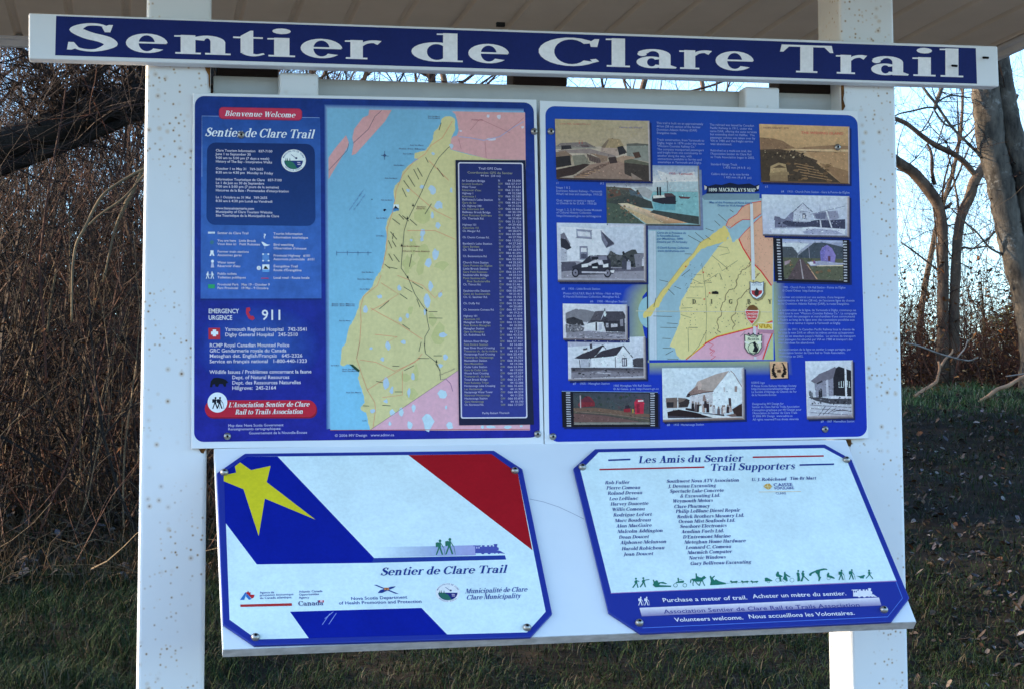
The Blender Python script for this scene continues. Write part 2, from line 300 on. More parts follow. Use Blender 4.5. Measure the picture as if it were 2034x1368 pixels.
# ------------------------------------------------------------------ printed sheets: flat coloured shapes lying on a sign's own plane
class Sheet:
    def __init__(s, plane, off, white):      # white: how the sign's white looks in the photo, turned to a paint value of 0.8
        s.pl = plane; s.off = off; s.k = 0; s.ill = [v/.8 for v in lin(white)]
        s.v = []; s.f = []; s.c = []; s.step = 4e-6
    def col(s, c): return tuple(min(.9, a/b) for a, b in zip(lin(c), s.ill))
    def up(s, px, py):
        q = s.pl.at(px, py); t = Vector((0, 0, 1)); t = (t - s.pl.n*t.dot(s.pl.n)).normalized(); a = to_px(q+t*.02); return ((a[0]-px)/abs(a[1]-py), -1.0)
    def raw(s, pts, faces, cols, k):
        b = len(s.v); s.v += [s.pl.at(x, y, s.off+k*s.step) for x, y in pts]
        s.f += [[i+b for i in q] for q in faces]
        for q in faces: s.c += [cols[i] for i in q] if isinstance(cols, list) else [cols]*len(q)
    def poly(s, pts, c):
        s.k += 1; cc = [s.col(x) for x in c] if isinstance(c, list) else s.col(c)
        s.raw(pts, [list(range(len(pts)))], cc, s.k)
    def grad(s, a, b, ca, cb, n=8):          # strips between two polylines of equal length, ca on a -> cb on b
        s.k += 1; A, B = s.col(ca), s.col(cb)
        for i in range(len(a)-1):
            s.raw([a[i], a[i+1], b[i+1], b[i]], [[0, 1, 2, 3]], [A, A, B, B], s.k)
    def line(s, pts, w, c):
        s.k += 1; cc = s.col(c); P = [Vector((x, y, 0)) for x, y in pts]; L = []; Rr = []
        for i, p in enumerate(P):
            t = P[min(i+1, len(P)-1)] - P[max(i-1, 0)]
            n = Vector((-t.y, t.x, 0)); n = n.normalized()*w*.5 if n.length > 1e-6 else Vector((w*.5, 0, 0))
            L.append((p+n)[:2]); Rr.append((p-n)[:2])
        for i in range(len(P)-1): s.raw([L[i], L[i+1], Rr[i+1], Rr[i]], [[0, 1, 2, 3]], cc, s.k)
    def fan(s, pts, cen, ce, cc):            # smooth spot: cc at the middle, ce along the rim
        s.k += 1; n = len(pts); A, B = s.col(ce), s.col(cc); s.raw(list(pts)+[cen], [[i, (i+1) % n, n] for i in range(n)], [A]*n+[B], s.k)
    def ell(s, cx, cy, rx, ry, c, n=20): s.poly([(cx+rx*math.cos(2*math.pi*i/n), cy+ry*math.sin(2*math.pi*i/n)) for i in range(n)], c)
    def blob(s, cx, cy, rx, ry, c, n=9, j=.35): s.poly([(cx+rx*(1+random.uniform(-j, j))*math.cos(2*math.pi*i/n), cy+ry*(1+random.uniform(-j, j))*math.sin(2*math.pi*i/n)) for i in range(n)], c)
    @staticmethod
    def rr(q, r, n=5):                       # quad TL TR BR BL with rounded corners
        o = []
        for i in range(4):
            p = Vector((*q[i], 0)); a = (Vector((*q[i-1], 0))-p).normalized()*r; b = (Vector((*q[(i+1) % 4], 0))-p).normalized()*r
            for k in range(n+1):
                t = math.pi/2*k/n; o.append((p + a*(1-math.sin(t)) + b*(1-math.cos(t)))[:2])
        return o
    def text(s, t, x0, y0, x1, h, c, font='sans', it=0.0, y1=None, cent=False):
        cc = s.col(c); T = SANS if font == 'sans' else SER
        t = ''.join(ch if ch in T else ' ' for ch in t)
        w = sum(T[ch][-1] for ch in t) or 1
        if y1 is None:
            q = s.pl.at(x0, y0); a = to_px(q+Vector((.05, 0, 0))); y1 = y0 + (a[1]-y0)/(a[0]-x0)*(x1-x0)
        ux, uy = s.up((x0+x1)/2, (y0+y1)/2); dx, dy = (x1-x0)/w, (y1-y0)/w; s.k += 1; pen = 0.0
        kk = s.k
        for ch in t:
            if font == 'sans':
                v, f, a = T[ch]
                if f: s.raw([(x0+(pen+x)*dx+y*h*(ux+it), y0+(pen+x)*dy+y*h*uy) for x, y in v], f, cc, kk)
            else:
                ps, a = T[ch]
                for i, p in enumerate(ps): s.raw([(x0+(pen+x)*dx+y*h*(ux+it), y0+(pen+x)*dy+y*h*uy) for x, y in p], [list(range(len(p)))], cc, kk+i*2.5)
            pen += a
        s.k = kk+1
    def build(s, name, mt, parent, **k):
        me = bpy.data.meshes.new(name); me.from_pydata([tuple(v) for v in s.v], [], s.f); me.update()
        a = me.color_attributes.new('Col', 'FLOAT_COLOR', 'CORNER')
        fl = np.ones((len(s.c), 4), dtype=np.float32); fl[:, :3] = np.array(s.c, dtype=np.float32); a.data.foreach_set('color', fl.ravel())
        me.materials.append(mt); o = bpy.data.objects.new(name, me); link(o, parent)
        if parent: o.matrix_parent_inverse = parent.matrix_world.inverted()
        return props(o, **k)
def rough(pts, amp, n=4):                  # an uneven coastline along a polygon
    o = []
    for i in range(len(pts)):
        a, b = pts[i], pts[(i+1) % len(pts)]; k = max(1, min(n, int(math.hypot(b[0]-a[0], b[1]-a[1])/3)))
        o += [(a[0]+(b[0]-a[0])*t/k+(random.uniform(-amp, amp) if t else 0), a[1]+(b[1]-a[1])*t/k+(random.uniform(-amp, amp) if t else 0)) for t in range(k)]
    return o
def crop(x0, y0, sc): return lambda *p: [(x0+a/sc, y0+b/sc) for a, b in p]
def screw(px, py, plane, off, parent, r=.0062, tall=1.0):
    c = plane.at(px, py, off); n = plane.n; a = n.cross(Vector((1, 0, 0.01))).normalized(); b = n.cross(a); mb = MB(); k = 14
    prof = [(1.0, -.0005), (1.02, .0016*tall), (.80, .0030*tall), (.55, .0040*tall), (.34, .0043*tall)]
    for rr, hh in prof: mb.v += [c + n*hh + (a*math.cos(2*math.pi*i/k)+b*math.sin(2*math.pi*i/k))*r*rr for i in range(k)]
    for j in range(len(prof)-1):
        for i in range(k): mb.f.append([j*k+i, j*k+(i+1) % k, (j+1)*k+(i+1) % k, (j+1)*k+i])
    o = mb.build('screw', M['steel'], parent, True)
    m2 = MB(); q = [c + n*.0030*tall + (a*math.cos(2*math.pi*i/6)+b*math.sin(2*math.pi*i/6))*r*.345 for i in range(6)]
    v, f = prism(q, n*.0011*tall); m2.add(v, f); m2.build('screw_recess', M['darkhole'], o)
    return o
# ------------------------------------------------------------------ the shelter: two posts, roof, back board
PA = Plane((0, 0, 0), (0, -1, 0)); PAo = PA
HD = Plane((0, -.020, 0), (0, -1, 0))
TILT = R_(43.05)
PL = Plane((0, -.002, -.6131+ZO), (0, -math.cos(TILT), math.sin(TILT)))
ZS = 2.47                                   # soffit height
shelter = empty('trail_shelter', (.6, .07, 0), label='white steel-post shelter with cream soffit roof that carries the trail signs', cat='shelter')
def zray(px, py, z): d = ray(px, py); return CAM + d*((z-CAM.z)/d.z)
def post_edge(a, b, y, z):
    A, B = at(*a, y), at(*b, y); t = (z-A.z)/(B.z-A.z); return A.lerp(B, t)
for (l0, l1, r0_, r1) in (((289, 200), (271, 1360), (418.7, 180), (406.2, 1320)), ((1670.5, 190), (1691, 1300), (1779, 175), (1804, 1290))):
    y = .013; q = [post_edge(l0, l1, y, ZS-.001), post_edge(r0_, r1, y, ZS-.001), post_edge(r0_, r1, y, -.3), post_edge(l0, l1, y, -.3)]
    v, f = prism(q, (0, .112, 0)); bevel(obj('post', v, f, M['post'], shelter), .007, 3)
yb = zray(0, 73, ZS).y; xr = zray(1990, 95, ZS).x; xl = 1.2-xr; yf = .14-yb
print('roof', yb, xr, xl)
# soffit: boards running front to back with a groove between
mb = MB(); wv = .125; n = int((xr-xl)/wv)+1
for i in range(n):
    a = xl+i*wv; b = min(a+wv, xr)
    if b-a < .02: continue
    xs = [(a, ZS), (b-.022, ZS), (b-.016, ZS+.009), (b-.006, ZS+.009), (b, ZS)]
    k = len(mb.v); mb.v += [Vector((x, yf, z)) for x, z in xs] + [Vector((x, yb, z)) for x, z in xs]
    for j in range(4): mb.f.append([k+j, k+j+5, k+j+6, k+j+1])
roof = MB(); ov = .03
xa, xb, ya, ybk = xl-ov, xr+ov, yf-ov, yb+ov
roof.add([(xa, ya, ZS+.11), (xb, ya, ZS+.11), (xb, ybk, ZS+.11), (xa, ybk, ZS+.11), (xa, .07, ZS+.62), (xb, .07, ZS+.62)],
         [[0, 1, 5, 4], [2, 3, 4, 5], [0, 4, 3], [1, 2, 5], [0, 3, 2, 1]])
ro = roof.build('roof', M['roofing'], shelter)
so_ = mb.build('soffit', M['soffit'], ro)
fm = MB(); t = .02; lo = ZS-.022; hi = ZS+.108
fm.box((xa, yb, lo), (xb, yb+t, hi)); fm.box((xa, yf-t, lo), (xb, yf, hi)); fm.box((xl-t, yf+.001, lo), (xl, yb-.001, hi)); fm.box((xr, yf+.001, lo), (xr+t, yb-.001, hi))
bevel(fm.build('fascia', M['fascia'], ro), .003)
tr = MB(); tr.box((xl+.001, yb-.016, ZS-.008), (xr-.001, yb-.001, ZS-.0005)); tr.box((xr-.018, yf+.001, ZS-.008), (xr-.001, yb-.017, ZS-.0005))
tr.build('soffit_trim', M['fascia'], ro)
def slab(name, px, y, d, m, parent, bv=.002, **k):
    v, f = prism([at(a, b, y) for a, b in px], (0, d, 0)); o = obj(name, v, f, m, parent, **k)
    if bv: bevel(o, bv)
    return o
slab('back_board', [(424, 150.5), (1664, 188), (1664, 872), (424, 884)], .062, .016, M['backboard'], shelter)
slab('batten', [(555, 144), (633, 146.5), (633, 882), (555, 883)], .020, .040, M['post'], shelter, .004)
slab('batten', [(1480, 172), (1549, 174.5), (1549, 872), (1480, 873)], .020, .040, M['post'], shelter, .004)
for q in ([(431, 60), (553, 64), (553, 153.5), (431, 150)], [(1019, 90), (1127, 94), (1127, 171.5), (1019, 168)], [(1548, 100), (1667, 104), (1667, 187.5), (1548, 184)]):
    slab('spacer_block', q, .064, .06, M['darkwood'], shelter, .003)
# rust at the posts' edges, below the header and below the panels
def rust(px, y, d=.002):
    v, f = prism([at(a, b, y) for a, b in px], (0, d, 0)); return obj('rust_patch', v, f, M['rust'], shelter)
rust([(406, 131), (418, 132), (417.5, 178), (415, 170), (414.5, 150), (409, 140)], .0112)
rust([(1671, 168), (1676, 169), (1677, 186), (1675, 198), (1679, 212), (1675, 219), (1672.5, 219)], .0112)
rust([(1676, 872), (1690, 872), (1692, 880), (1689, 886), (1685, 884)], .0112)
rust([(395, 891), (409, 890), (404, 900), (399, 898)], .0112)
# ------------------------------------------------------------------ header sign
WH_H = (184, 207, 226)
hdr = empty('header_sign', at(1020, 100, -.02), label='long narrow white board reading Sentier de Clare Trail above all other signs', cat='sign')
q = [(57, 26.5), (1981.8, 92.2), (1984.9, 172.6), (57, 117.3)]
v, f = prism([HD.at(*p) for p in q], (0, .031, 0)); bevel(obj('board', v, f, M['white'], hdr), .0025)
s = Sheet(HD, .0004, WH_H)
bq = [(111.5, 32.5), (1938, 96.5), (1940.5, 167), (109.5, 110.5)]
s.poly(bq, (20, 34, 98)); s.build('blue_band', M['print'], hdr)
base = lambda x: 102.3 + (x-180)*(153.8-102.3)/(1890-180)
for word in ((('S', 133, 234), ('e', 250, 333), ('n', 346, 458), ('t', 463, 526), ('i', 531, 586), ('e', 597, 680), ('r', 685, 758)), (('d', 817, 919), ('e', 930, 1011)), (('C', 1070, 1190), ('l', 1203, 1251), ('a', 1264, 1344), ('r', 1349, 1414), ('e', 1421, 1497)), (('T', 1549, 1655), ('r', 1660, 1722), ('a', 1730, 1805), ('i', 1812, 1858), ('l', 1866, 1913))):
    s = Sheet(HD, .0008, WH_H)
    for ch, x0, x1 in word:
        ps, adv = SER[ch]; xs = [p[0] for q_ in ps for p in q_]; a, b = min(xs), max(xs); k = (x1-x0)/(b-a); h = 54.5
        for i, p in enumerate(ps): s.raw([(x0+(x-a)*k, base(x0+(x-a)*k) - y*h) for x, y in p], [list(range(len(p)))], s.col((196, 214, 232)), s.k+i*2.5)
    s.build('lettering', M['print'], hdr)
for x, y in ((1891, 131), (1953, 115)): # two short nails left in the right end
    mb = MB(); c = HD.at(x, y); mb.tube([c, c+Vector((.004, -.012, -.003))], [.0022, .0022], 8); mb.build('nail', M['darkhole'], hdr)
mb = MB(); c = HD.at(995, 49.5, -.006); mb.box(c-Vector((.007, .004, .002)), c+Vector((.008, .004, .005))); mb.build('clip', M['darkhole'], hdr)
# ------------------------------------------------------------------ left map sign
WHT = (176, 208, 236)
ms = empty('map_sign', PA.at(730, 540), label='left blue sign with the green trail map, welcome heading and emergency numbers', cat='sign')
q = [(383.3, 184.9), (1065.5, 198.3), (1080.3, 883), (380.4, 890.2)]
v, f = prism([PA.at(*p) for p in q], (0, .0105, 0)); bevel(obj('board', v, f, M['white'], ms), .001)
s = Sheet(PA, .0003, WHT)
oq = [(387, 191), (1060, 204.5), (1072.5, 868), (385.5, 877)]
ring = Sheet.rr(oq, 19, 6)
s.poly(ring, [(20+int(6*(p[1] > 500)), 50-int(16*(p[1]-190)/690), 130+int(16*(p[1]-190)/690)) for p in ring])
# lighter welcome panel with a pale outline, its dark lower edge
A = crop(370, 170, 3.8); B = crop(370, 530, 3.8)
s.poly(A((118, 232), (1010, 245), (1015, 700), (112, 690)) , [(32, 74, 158), (32, 74, 158), (44, 92, 176), (44, 92, 176)])
s.poly(A((112, 690), (1015, 700)) + B((1020, 240), (108, 242)), [(44, 92, 176), (44, 92, 176), (50, 96, 184), (50, 96, 184)])
s.grad(B((108, 242), (1020, 240)), B((108, 258), (1020, 256)), (22, 38, 110), (22, 46, 132))
s.line(A((118, 690), (118, 232), (1005, 245)), 1.0, (110, 150, 215))
s.fan([(370+(540+480*math.cos(a*.3142))/3.8, 530+(600+330*math.sin(a*.3142))/3.8) for a in range(20)], (370+560/3.8, 530+600/3.8), (21, 40, 140), (44, 90, 178))
s.build('blue_print', M['printm'], ms)
s = Sheet(PA, .0008, WHT)
s.poly(Sheet.rr(A((246, 164), (874, 176), (874, 268), (246, 256)), 8), (120, 38, 72)); s.poly(Sheet.rr(A((250, 168), (870, 179), (870, 262), (250, 250)), 7), (158, 52, 88))
s.text("Bienvenue Welcome", 370+290/3.8, 170+232/3.8, 370+822/3.8, 10.5, (240, 235, 245), 'ser', .28)
s.build('welcome_badge', M['print'], ms)
s = Sheet(PA, .0008, WHT)
s.text("Sentier de Clare Trail", 370+140/3.8, 170+385/3.8, 370+962/3.8, 17, (232, 238, 250), 'ser', .28)
s.build('title', M['print'], ms)
s = Sheet(PA, .0008, WHT)
s.poly(Sheet.rr(A((158, 432), (968, 444), (975, 1062), (152, 1052)), 17), [(18, 44, 104)]*12 + [(22, 56, 124)]*12)
for y, x, t in ((500, 650, "Clare Tourism Information   837-7100"), (527, 487, "June 1 to September 30"), (556, 627, "9:00 am to 5:00 pm (7 days a week)"), (583, 648, "History of The Bay - Interpretive Walks"),
                (637, 582, "October 1 to May 31   769-2655"), (666, 655, "8:30 am to 4:30 pm  Monday to Friday"), (718, 720, "Information Touristique de Clare   837-7100"), (745, 588, "Le 1 de Juin au 30 de Septembre"),
                (772, 700, "9:00 am à 5:00 pm (7 jours de la semaine)"), (801, 775, "Histoires de la Baie - Promenades d'interprétation"), (853, 612, "Le 1 Octobre au 31 Mai   769-2655"), (881, 650, "8:30 am à 4:30 pm Lundi au Vendredi"),
                (936, 512, "www.baiesaintemarie.com"), (963, 650, "Municipality of Clare Tourism Website"), (991, 700, "Site Touristique de la Municipalité de Clare")):
    s.text(t, 370+222/3.8, 170+y/3.8, 370+x/3.8, 4.7, (176, 196, 226))
s.build('tourism_text', M['print'], ms)
def crest(s, cx, cy, rx, ry, blue=(24, 50, 120), ringc=None):
    if ringc: s.ell(cx, cy, rx, ry, ringc, 28)
    s.ell(cx, cy, rx*.955, ry*.955, (205, 225, 240), 28)
    lower = [(cx+rx*.76*math.cos(R_(a)), cy+ry*.76*math.sin(R_(a))) for a in range(0, 181, 15)]
    s.poly(lower, blue)
    s.poly([(cx-rx*.76, cy), (cx-rx*.3, cy), (cx+rx*.02, cy+ry*.2), (cx+rx*.3, cy+ry*.70), (cx, cy+ry*.76), (cx-rx*.5, cy+ry*.56)], (38, 104, 96))
    for dx in (-.62, -.5, -.3): s.poly([(cx+rx*(dx-.06), cy+ry*.1), (cx+rx*dx, cy-ry*.28), (cx+rx*(dx+.06), cy+ry*.1)], (30, 84, 84))
    s.line([(cx-rx*.2, cy-ry*.55), (cx+rx*.15, cy-ry*.25)], 1.1, (90, 110, 150)); s.ell(cx+rx*.22, cy-ry*.22, rx*.09, ry*.09, (20, 40, 90), 8)
    s.line([(cx+rx*.3, cy+ry*.15), (cx+rx*.55, cy+ry*.18)], ry*.07, (170, 185, 220)); s.line([(cx+rx*.32, cy+ry*.32), (cx+rx*.56, cy+ry*.33)], ry*.07, (170, 185, 220))
    tx = "MUNICIPALITE DE CLARE"
    for i, ch in enumerate(tx):
        a = R_(200+i*140/(len(tx)-1)); v, f, w = SANS[ch]; h = ry*.13
        if f: s.raw([(cx+(rx*.80)*math.cos(a) + ((x-w/2)*-math.sin(a)+y*math.cos(a))*h, cy+(ry*.80)*math.sin(a) + ((x-w/2)*math.cos(a)+y*math.sin(a))*h) for x, y in v], f, s.col((60, 85, 140)), s.k+1)
    tx = "NOUVELLE ECOSSE"
    for i, ch in enumerate(tx):
        a = R_(138-i*96/(len(tx)-1)); v, f, w = SANS[ch]; h = ry*.12
        if f: s.raw([(cx+(rx*.91)*math.cos(a) + ((x-w/2)*math.sin(a)-y*math.cos(a))*h, cy+(ry*.91)*math.sin(a) + (-(x-w/2)*math.cos(a)-y*math.sin(a))*h) for x, y in v], f, s.col((60, 85, 140)), s.k+1)
    s.k += 2
s = Sheet(PA, .0012, WHT); crest(s, 583, 320, 24.5, 22.5, (24, 50, 120), (190, 212, 232)); s.build('municipal_crest', M['print'], ms)
# legend
def man(s, x, y, h, c, flip=1, pack=False):
    P = lambda *p: [(x+a*h*flip, y-b*h) for a, b in p]
    s.ell(x+.03*h*flip, y-.9*h, .085*h, .095*h, c, 10)
    s.poly(P((-.1, .80), (.1, .80), (.08, .42), (-.09, .42)), c)
    s.poly(P((-.09, .46), (.01, .46), (-.16, 0), (-.25, 0)), c); s.poly(P((-.02, .46), (.09, .46), (.24, .02), (.14, 0)), c)
    s.poly(P((.06, .78), (.12, .72), (.27, .50), (.2, .48)), c); s.poly(P((-.1, .78), (-.04, .74), (-.17, .48), (-.24, .52)), c)
    if pack: s.poly(P((-.1, .82), (-.25, .78), (-.24, .50), (-.09, .52)), c); s.line(P((.26, .52), (.36, .0)), .03*h, c)
def train(s, x, y, w, h, c, hole=None, flip=1):
    P = lambda *p: [(x+a*w, y-b*h) for a, b in p]
    s.poly(P((0, .90), (.24, .93), (.24, .86), (.0, .82)), c); s.poly(P((.06, .86), (.22, .86), (.22, .3), (.06, .3)), c)
    s.poly(P((.2, .78), (.72, .80), (.80, .66), (.80, .40), (.70, .34), (.2, .30)), c)
    for a, b in ((.28, .1), (.44, .08), (.56, .07), (.68, .09)): s.poly(P((a, .75), (a+b*.7, .75), (a+b*.8, .93), (a-.01, .93)), c)
    s.poly(P((.66, .78), (.74, .78), (.76, 1.06), (.64, 1.06)), c)
    s.poly(P((.06, .34), (.84, .36), (1.0, .05), (.80, .12), (.06, .10)), c)
    for a, r in ((.30, .16), (.50, .16), (.68, .1), (.80, .1)): s.ell(x+a*w, y-.15*h, r*h*1.15, r*h, c, 12)
    if hole: s.poly(P((.09, .78), (.13, .78), (.13, .58), (.09, .58)), hole); s.poly(P((.16, .78), (.2, .78), (.2, .58), (.16, .58)), hole)
s = Sheet(PA, .0008, WHT); TC = (182, 200, 232)
for (x0, yb_, x1, t, cr_) in ((235, 1123, 470, "Sentier de Clare Trail", 0), (658, 1128, 878, "Tourist Information", 0), (658, 1156, 920, "Information touristique", 0), (235, 1180, 525, "You are here   Little Brook", 0), (235, 1206, 557, "Vous êtes ici   Petit Ruisseau", 0),
        (658, 1211, 810, "Bird watching", 0), (658, 1238, 907, "Observation d'oiseaux", 0), (235, 1263, 472, "Former train stations", 0), (235, 1290, 418, "Anciennes gares", 0), (658, 1293, 938, "Provincial Highway   #101", 0), (658, 1320, 970, "Autoroute provinciale   #101", 0), (235, 1345, 370, "Water tower", 0),
        (235, 4, 408, "Réservoir d'eau", 1), (658, 6, 842, "Évangéline Trail", 1), (658, 35, 870, "Route d'Évangéline", 1), (235, 62, 380, "Public toilets", 1), (235, 90, 450, "Toilettes publiques", 1), (658, 92, 930, "Local road - Route locale", 1), (235, 143, 630, "Provincial Park   May 19 - October 9", 1), (235, 170, 620, "Parc Provincial   19 Mai - 9 Octobre", 1)):
    s.text(t, 370+x0/3.8, (530 if cr_ else 170)+yb_/3.8, 370+x1/3.8, 4.6, TC)
WI = (205, 222, 245)
for i in range(6): s.line([(414+i*2.3, 461), (414+i*2.3, 465)], 1.5, WI)
s.line([(413, 462), (427, 462.5)], .7, WI)
s.text("?", 522, 474, 529, 9, WI)
s.ell(421, 482, 4, 4, (52, 110, 140)); s.poly([(519, 481), (522, 481), (530, 486), (537, 487), (530, 489.5), (524, 489), (521, 485)], WI); s.line([(526, 489), (526, 495)], .6, WI)
s.poly([(418, 498), (424, 498), (424, 503), (426, 509), (423, 509), (421, 505), (419, 509), (416, 509), (418, 503)], WI)
s.ell(422, 519.5, 3, 3, WI); s.poly([(420.5, 522), (423.5, 522), (425.5, 532), (418.5, 532)], (150, 175, 220))
s.poly([(521, 504), (534, 504), (535, 520), (521, 520)], (74, 128, 205)); 
for x, y in ((522.5, 505.5), (533, 505.5), (522.5, 518.5), (533.5, 518.5)): s.ell(x, y, 2, 1.6, WI, 8)
s.poly([(521, 526), (535, 526), (535, 541), (521, 541)], WI); s.poly([(521, 536), (535, 536), (535, 541), (521, 541)], (84, 150, 225)); s.poly([(523, 535), (526, 529), (529, 530), (533, 535.5)], (14, 20, 30)); s.ell(514, 533, 4.2, 4.2, WI); s.text("1", 512.6, 536, 516, 6, (30, 40, 90))
for x in (412.5, 421.5): man(s, x, 554.5, 14.5, WI, 1 if x < 415 else -1)
s.poly([(519, 552.5), (532, 552.5), (535, 554), (518, 554)], (170, 50, 84)); s.poly(B((165, 135), (215, 135), (215, 165), (165, 165)), (40, 150, 110))
s.build('legend', M['print'], ms)
s = Sheet(PA, .0008, WHT); T2 = (196, 212, 238)
for part, rows_ in (('emergency_heading', ((167, 352, 397, 8.8, "EMERGENCY"), (167, 402, 347, 8.8, "URGENCE"))), ('emergency_number', ((567, 402, 730, 20, "911"),)), ('hospital_text', ((292, 485, 915, 7, "Yarmouth Regional Hospital   742-3541"), (292, 525, 842, 7, "Digby General Hospital   245-2510"))),
        ('police_text', ((175, 604, 778, 7, "RCMP Royal Canadian Mounted Police"), (175, 644, 755, 7, "GRC Gendarmerie royale du Canada"), (175, 683, 877, 7, "Meteghan det. English/Français   645-2326"), (175, 724, 912, 7, "Service en français national   1-800-440-1323"))),
        ('wildlife_text', ((175, 804, 945, 7, "Wildlife Issues / Problèmes concernant la faune"), (345, 844, 778, 7, "Dept. of Natural Resources"), (345, 884, 865, 7, "Dept. des Ressources Naturelles"), (345, 924, 678, 7, "Hillgrove:  245-2164"))),
        ('map_credit', ((315, 1203, 733, 5, "Map data: Nova Scotia Government"), (315, 1230, 715, 5, "Renseignements cartographiques:"), (472, 1260, 912, 5, "Gouvernement de la Nouvelle-Écosse"))), ('copyright_line', ((1121, 1279, 1569, 5, "© 2006 MV Design   www.admv.ca"),))):
    s = Sheet(PA, .0008, WHT)
    for x0, yb_, x1, h, t in rows_: s.text(t, 370+x0/3.8, 530+yb_/3.8, 370+x1/3.8, h, T2 if h > 8 else (180, 200, 230) if h > 6 else (150, 170, 225))
    s.build(part, M['print'], ms)
s = Sheet(PA, .0008, WHT); s.poly(B((452, 312), (480, 308), (484, 330), (470, 345), (486, 372), (505, 372), (518, 392), (498, 406), (470, 392), (450, 352)), (150, 44, 76)); s.build('telephone_symbol', M['print'], ms)
s = Sheet(PA, .0008, WHT); s.poly(B((167, 462), (255, 462), (256, 548), (168, 548)), (150, 46, 66)); s.poly(B((200, 475), (225, 475), (225, 525), (200, 525)), (230, 236, 245)); s.poly(B((187, 489), (240, 489), (240, 512), (187, 512)), (230, 236, 245)); s.build('hospital_symbol', M['print'], ms)
s = Sheet(PA, .0008, WHT); s.poly(B((178, 905), (185, 860), (205, 836), (240, 832), (275, 840), (300, 850), (316, 868), (300, 878), (300, 900), (285, 900), (275, 882), (250, 880), (240, 902), (222, 900), (215, 882), (200, 885), (195, 905)), (10, 18, 34)); s.build('bear_symbol', M['print'], ms)
s = Sheet(PA, .0008, WHT)
s.poly(Sheet.rr(B((145, 1012), (985, 1010), (990, 1140), (145, 1142)), 16), (110, 26, 50)); s.poly(Sheet.rr(B((140, 1004), (978, 1002), (982, 1130), (140, 1132)), 16), (152, 34, 60))
s.ell(370+235/3.8, 530+1020/3.8, 19.6, 20, (222, 234, 246), 28)
for x in (218, 252): man(s, 370+x/3.8, 530+1068/3.8, 24, (16, 22, 40), 1, True)
s.text("L'Association Sentier de Clare", 370+318/3.8, 530+1056/3.8, 370+928/3.8, 9.6, (236, 226, 236), 'ser', .26); s.text("Rail to Trails Association", 370+368/3.8, 530+1110/3.8, 370+880/3.8, 9.6, (236, 226, 236), 'ser', .26)
s.build('association_badge', M['print'], ms)
# trail map
D = crop(640, 200, 4.0227); E = crop(640, 540, 4.0227)
s = Sheet(PA, .0006, WHT)
sea = (100, 166, 212); sea2 = (108, 184, 230)
s.grad([(644, 208), (1040, 216)], [(652, 218), (1040, 224)], (32, 70, 150), (120, 172, 222)); s.grad([(644, 208), (648, 852)], [(652, 218), (657, 850)], (32, 70, 150), (120, 172, 222))
s.poly([(650, 216), (1042, 223), (1052, 852), (656, 854)], [sea, sea, sea2, sea2])
land = D((1060, 150), (1030, 130), (985, 128), (955, 150), (945, 190), (930, 215), (890, 255), (885, 310), (850, 370), (825, 400), (740, 420), (735, 465), (770, 470), (690, 520), (640, 570), (625, 640), (580, 680), (570, 730), (580, 800), (565, 850), (600, 880), (555, 900), (520, 960), (505, 1020), (515, 1090), (505, 1200), (490, 1290), (465, 1368)) + \
    E((430, 40), (400, 120), (330, 190), (300, 230), (290, 290), (240, 400), (215, 440), (190, 560), (160, 600), (150, 660), (145, 740), (165, 752), (200, 735), (240, 735), (270, 770), (298, 790), (285, 850), (310, 920), (330, 980), (340, 1040), (305, 1080), (310, 1100), (350, 1120), (365, 1180), (380, 1250), (385, 1262), (1655, 1262)) + D((1625, 480), (1330, 470), (1020, 392), (1030, 310), (1062, 240))
lc = (176, 190, 150); s.poly(rough(land, .8), lc)
for i in range(26):   # faint relief tints
    x, y = random.uniform(800, 880), random.uniform(430, 800)
    if i % 2: s.blob(x, y, random.uniform(5, 18), random.uniform(5, 22), (164, 182, 136) if i % 4 else (182, 194, 160))
pk = (178, 152, 166)
s.poly(D((1035, 88), (1620, 98), (1625, 478), (1330, 470), (1020, 390), (1030, 310), (1045, 290), (1075, 282), (1090, 240), (1078, 160), (1062, 110)), pk)
s.poly(E((375, 1262), (1085, 785), (1655, 420), (1660, 1262)), (196, 162, 190))
s.poly(D((555, 78), (375, 76), (368, 120), (325, 138), (255, 230), (240, 300), (250, 345), (235, 440), (268, 428), (500, 170), (518, 140)), pk)
s.poly(D((190, 280), (212, 335), (205, 370), (50, 632), (50, 460), (90, 400), (130, 350)), pk)
lk = (150, 190, 224)
for x, y, rx, ry in ((880, 715, 28, 40), (930, 840, 30, 30), (880, 915, 14, 25), (925, 1000, 22, 26), (800, 1060, 18, 40), (795, 1110, 14, 18), (910, 1230, 26, 44), (850, 1300, 26, 40), (685, 720, 14, 12), (800, 690, 20, 14), (885, 425, 12, 12), (1030, 720, 10, 20), (710, 1118, 10, 12), (1030, 365, 14, 20)): s.blob(*D((x, y))[0], rx/4, ry/4, lk)
for x, y, rx, ry in ((835, 230, 24, 70), (865, 120, 20, 40), (940, 185, 16, 22), (460, 200, 24, 14), (615, 130, 14, 28), (345, 305, 18, 34), (680, 350, 16, 22), (625, 385, 12, 18), (965, 505, 30, 26), (650, 562, 20, 14), (525, 590, 18, 32), (480, 695, 18, 16), (390, 610, 12, 12), (980, 680, 20, 24), (945, 745, 18, 16), (725, 830, 14, 36), (510, 890, 22, 44), (690, 960, 14, 36), (555, 940, 16, 26), (400, 1110, 24, 18), (510, 1030, 18, 14), (820, 320, 10, 24)): s.blob(*E((x, y))[0], rx/4, ry/4, lk)
lk2 = (160, 204, 232)
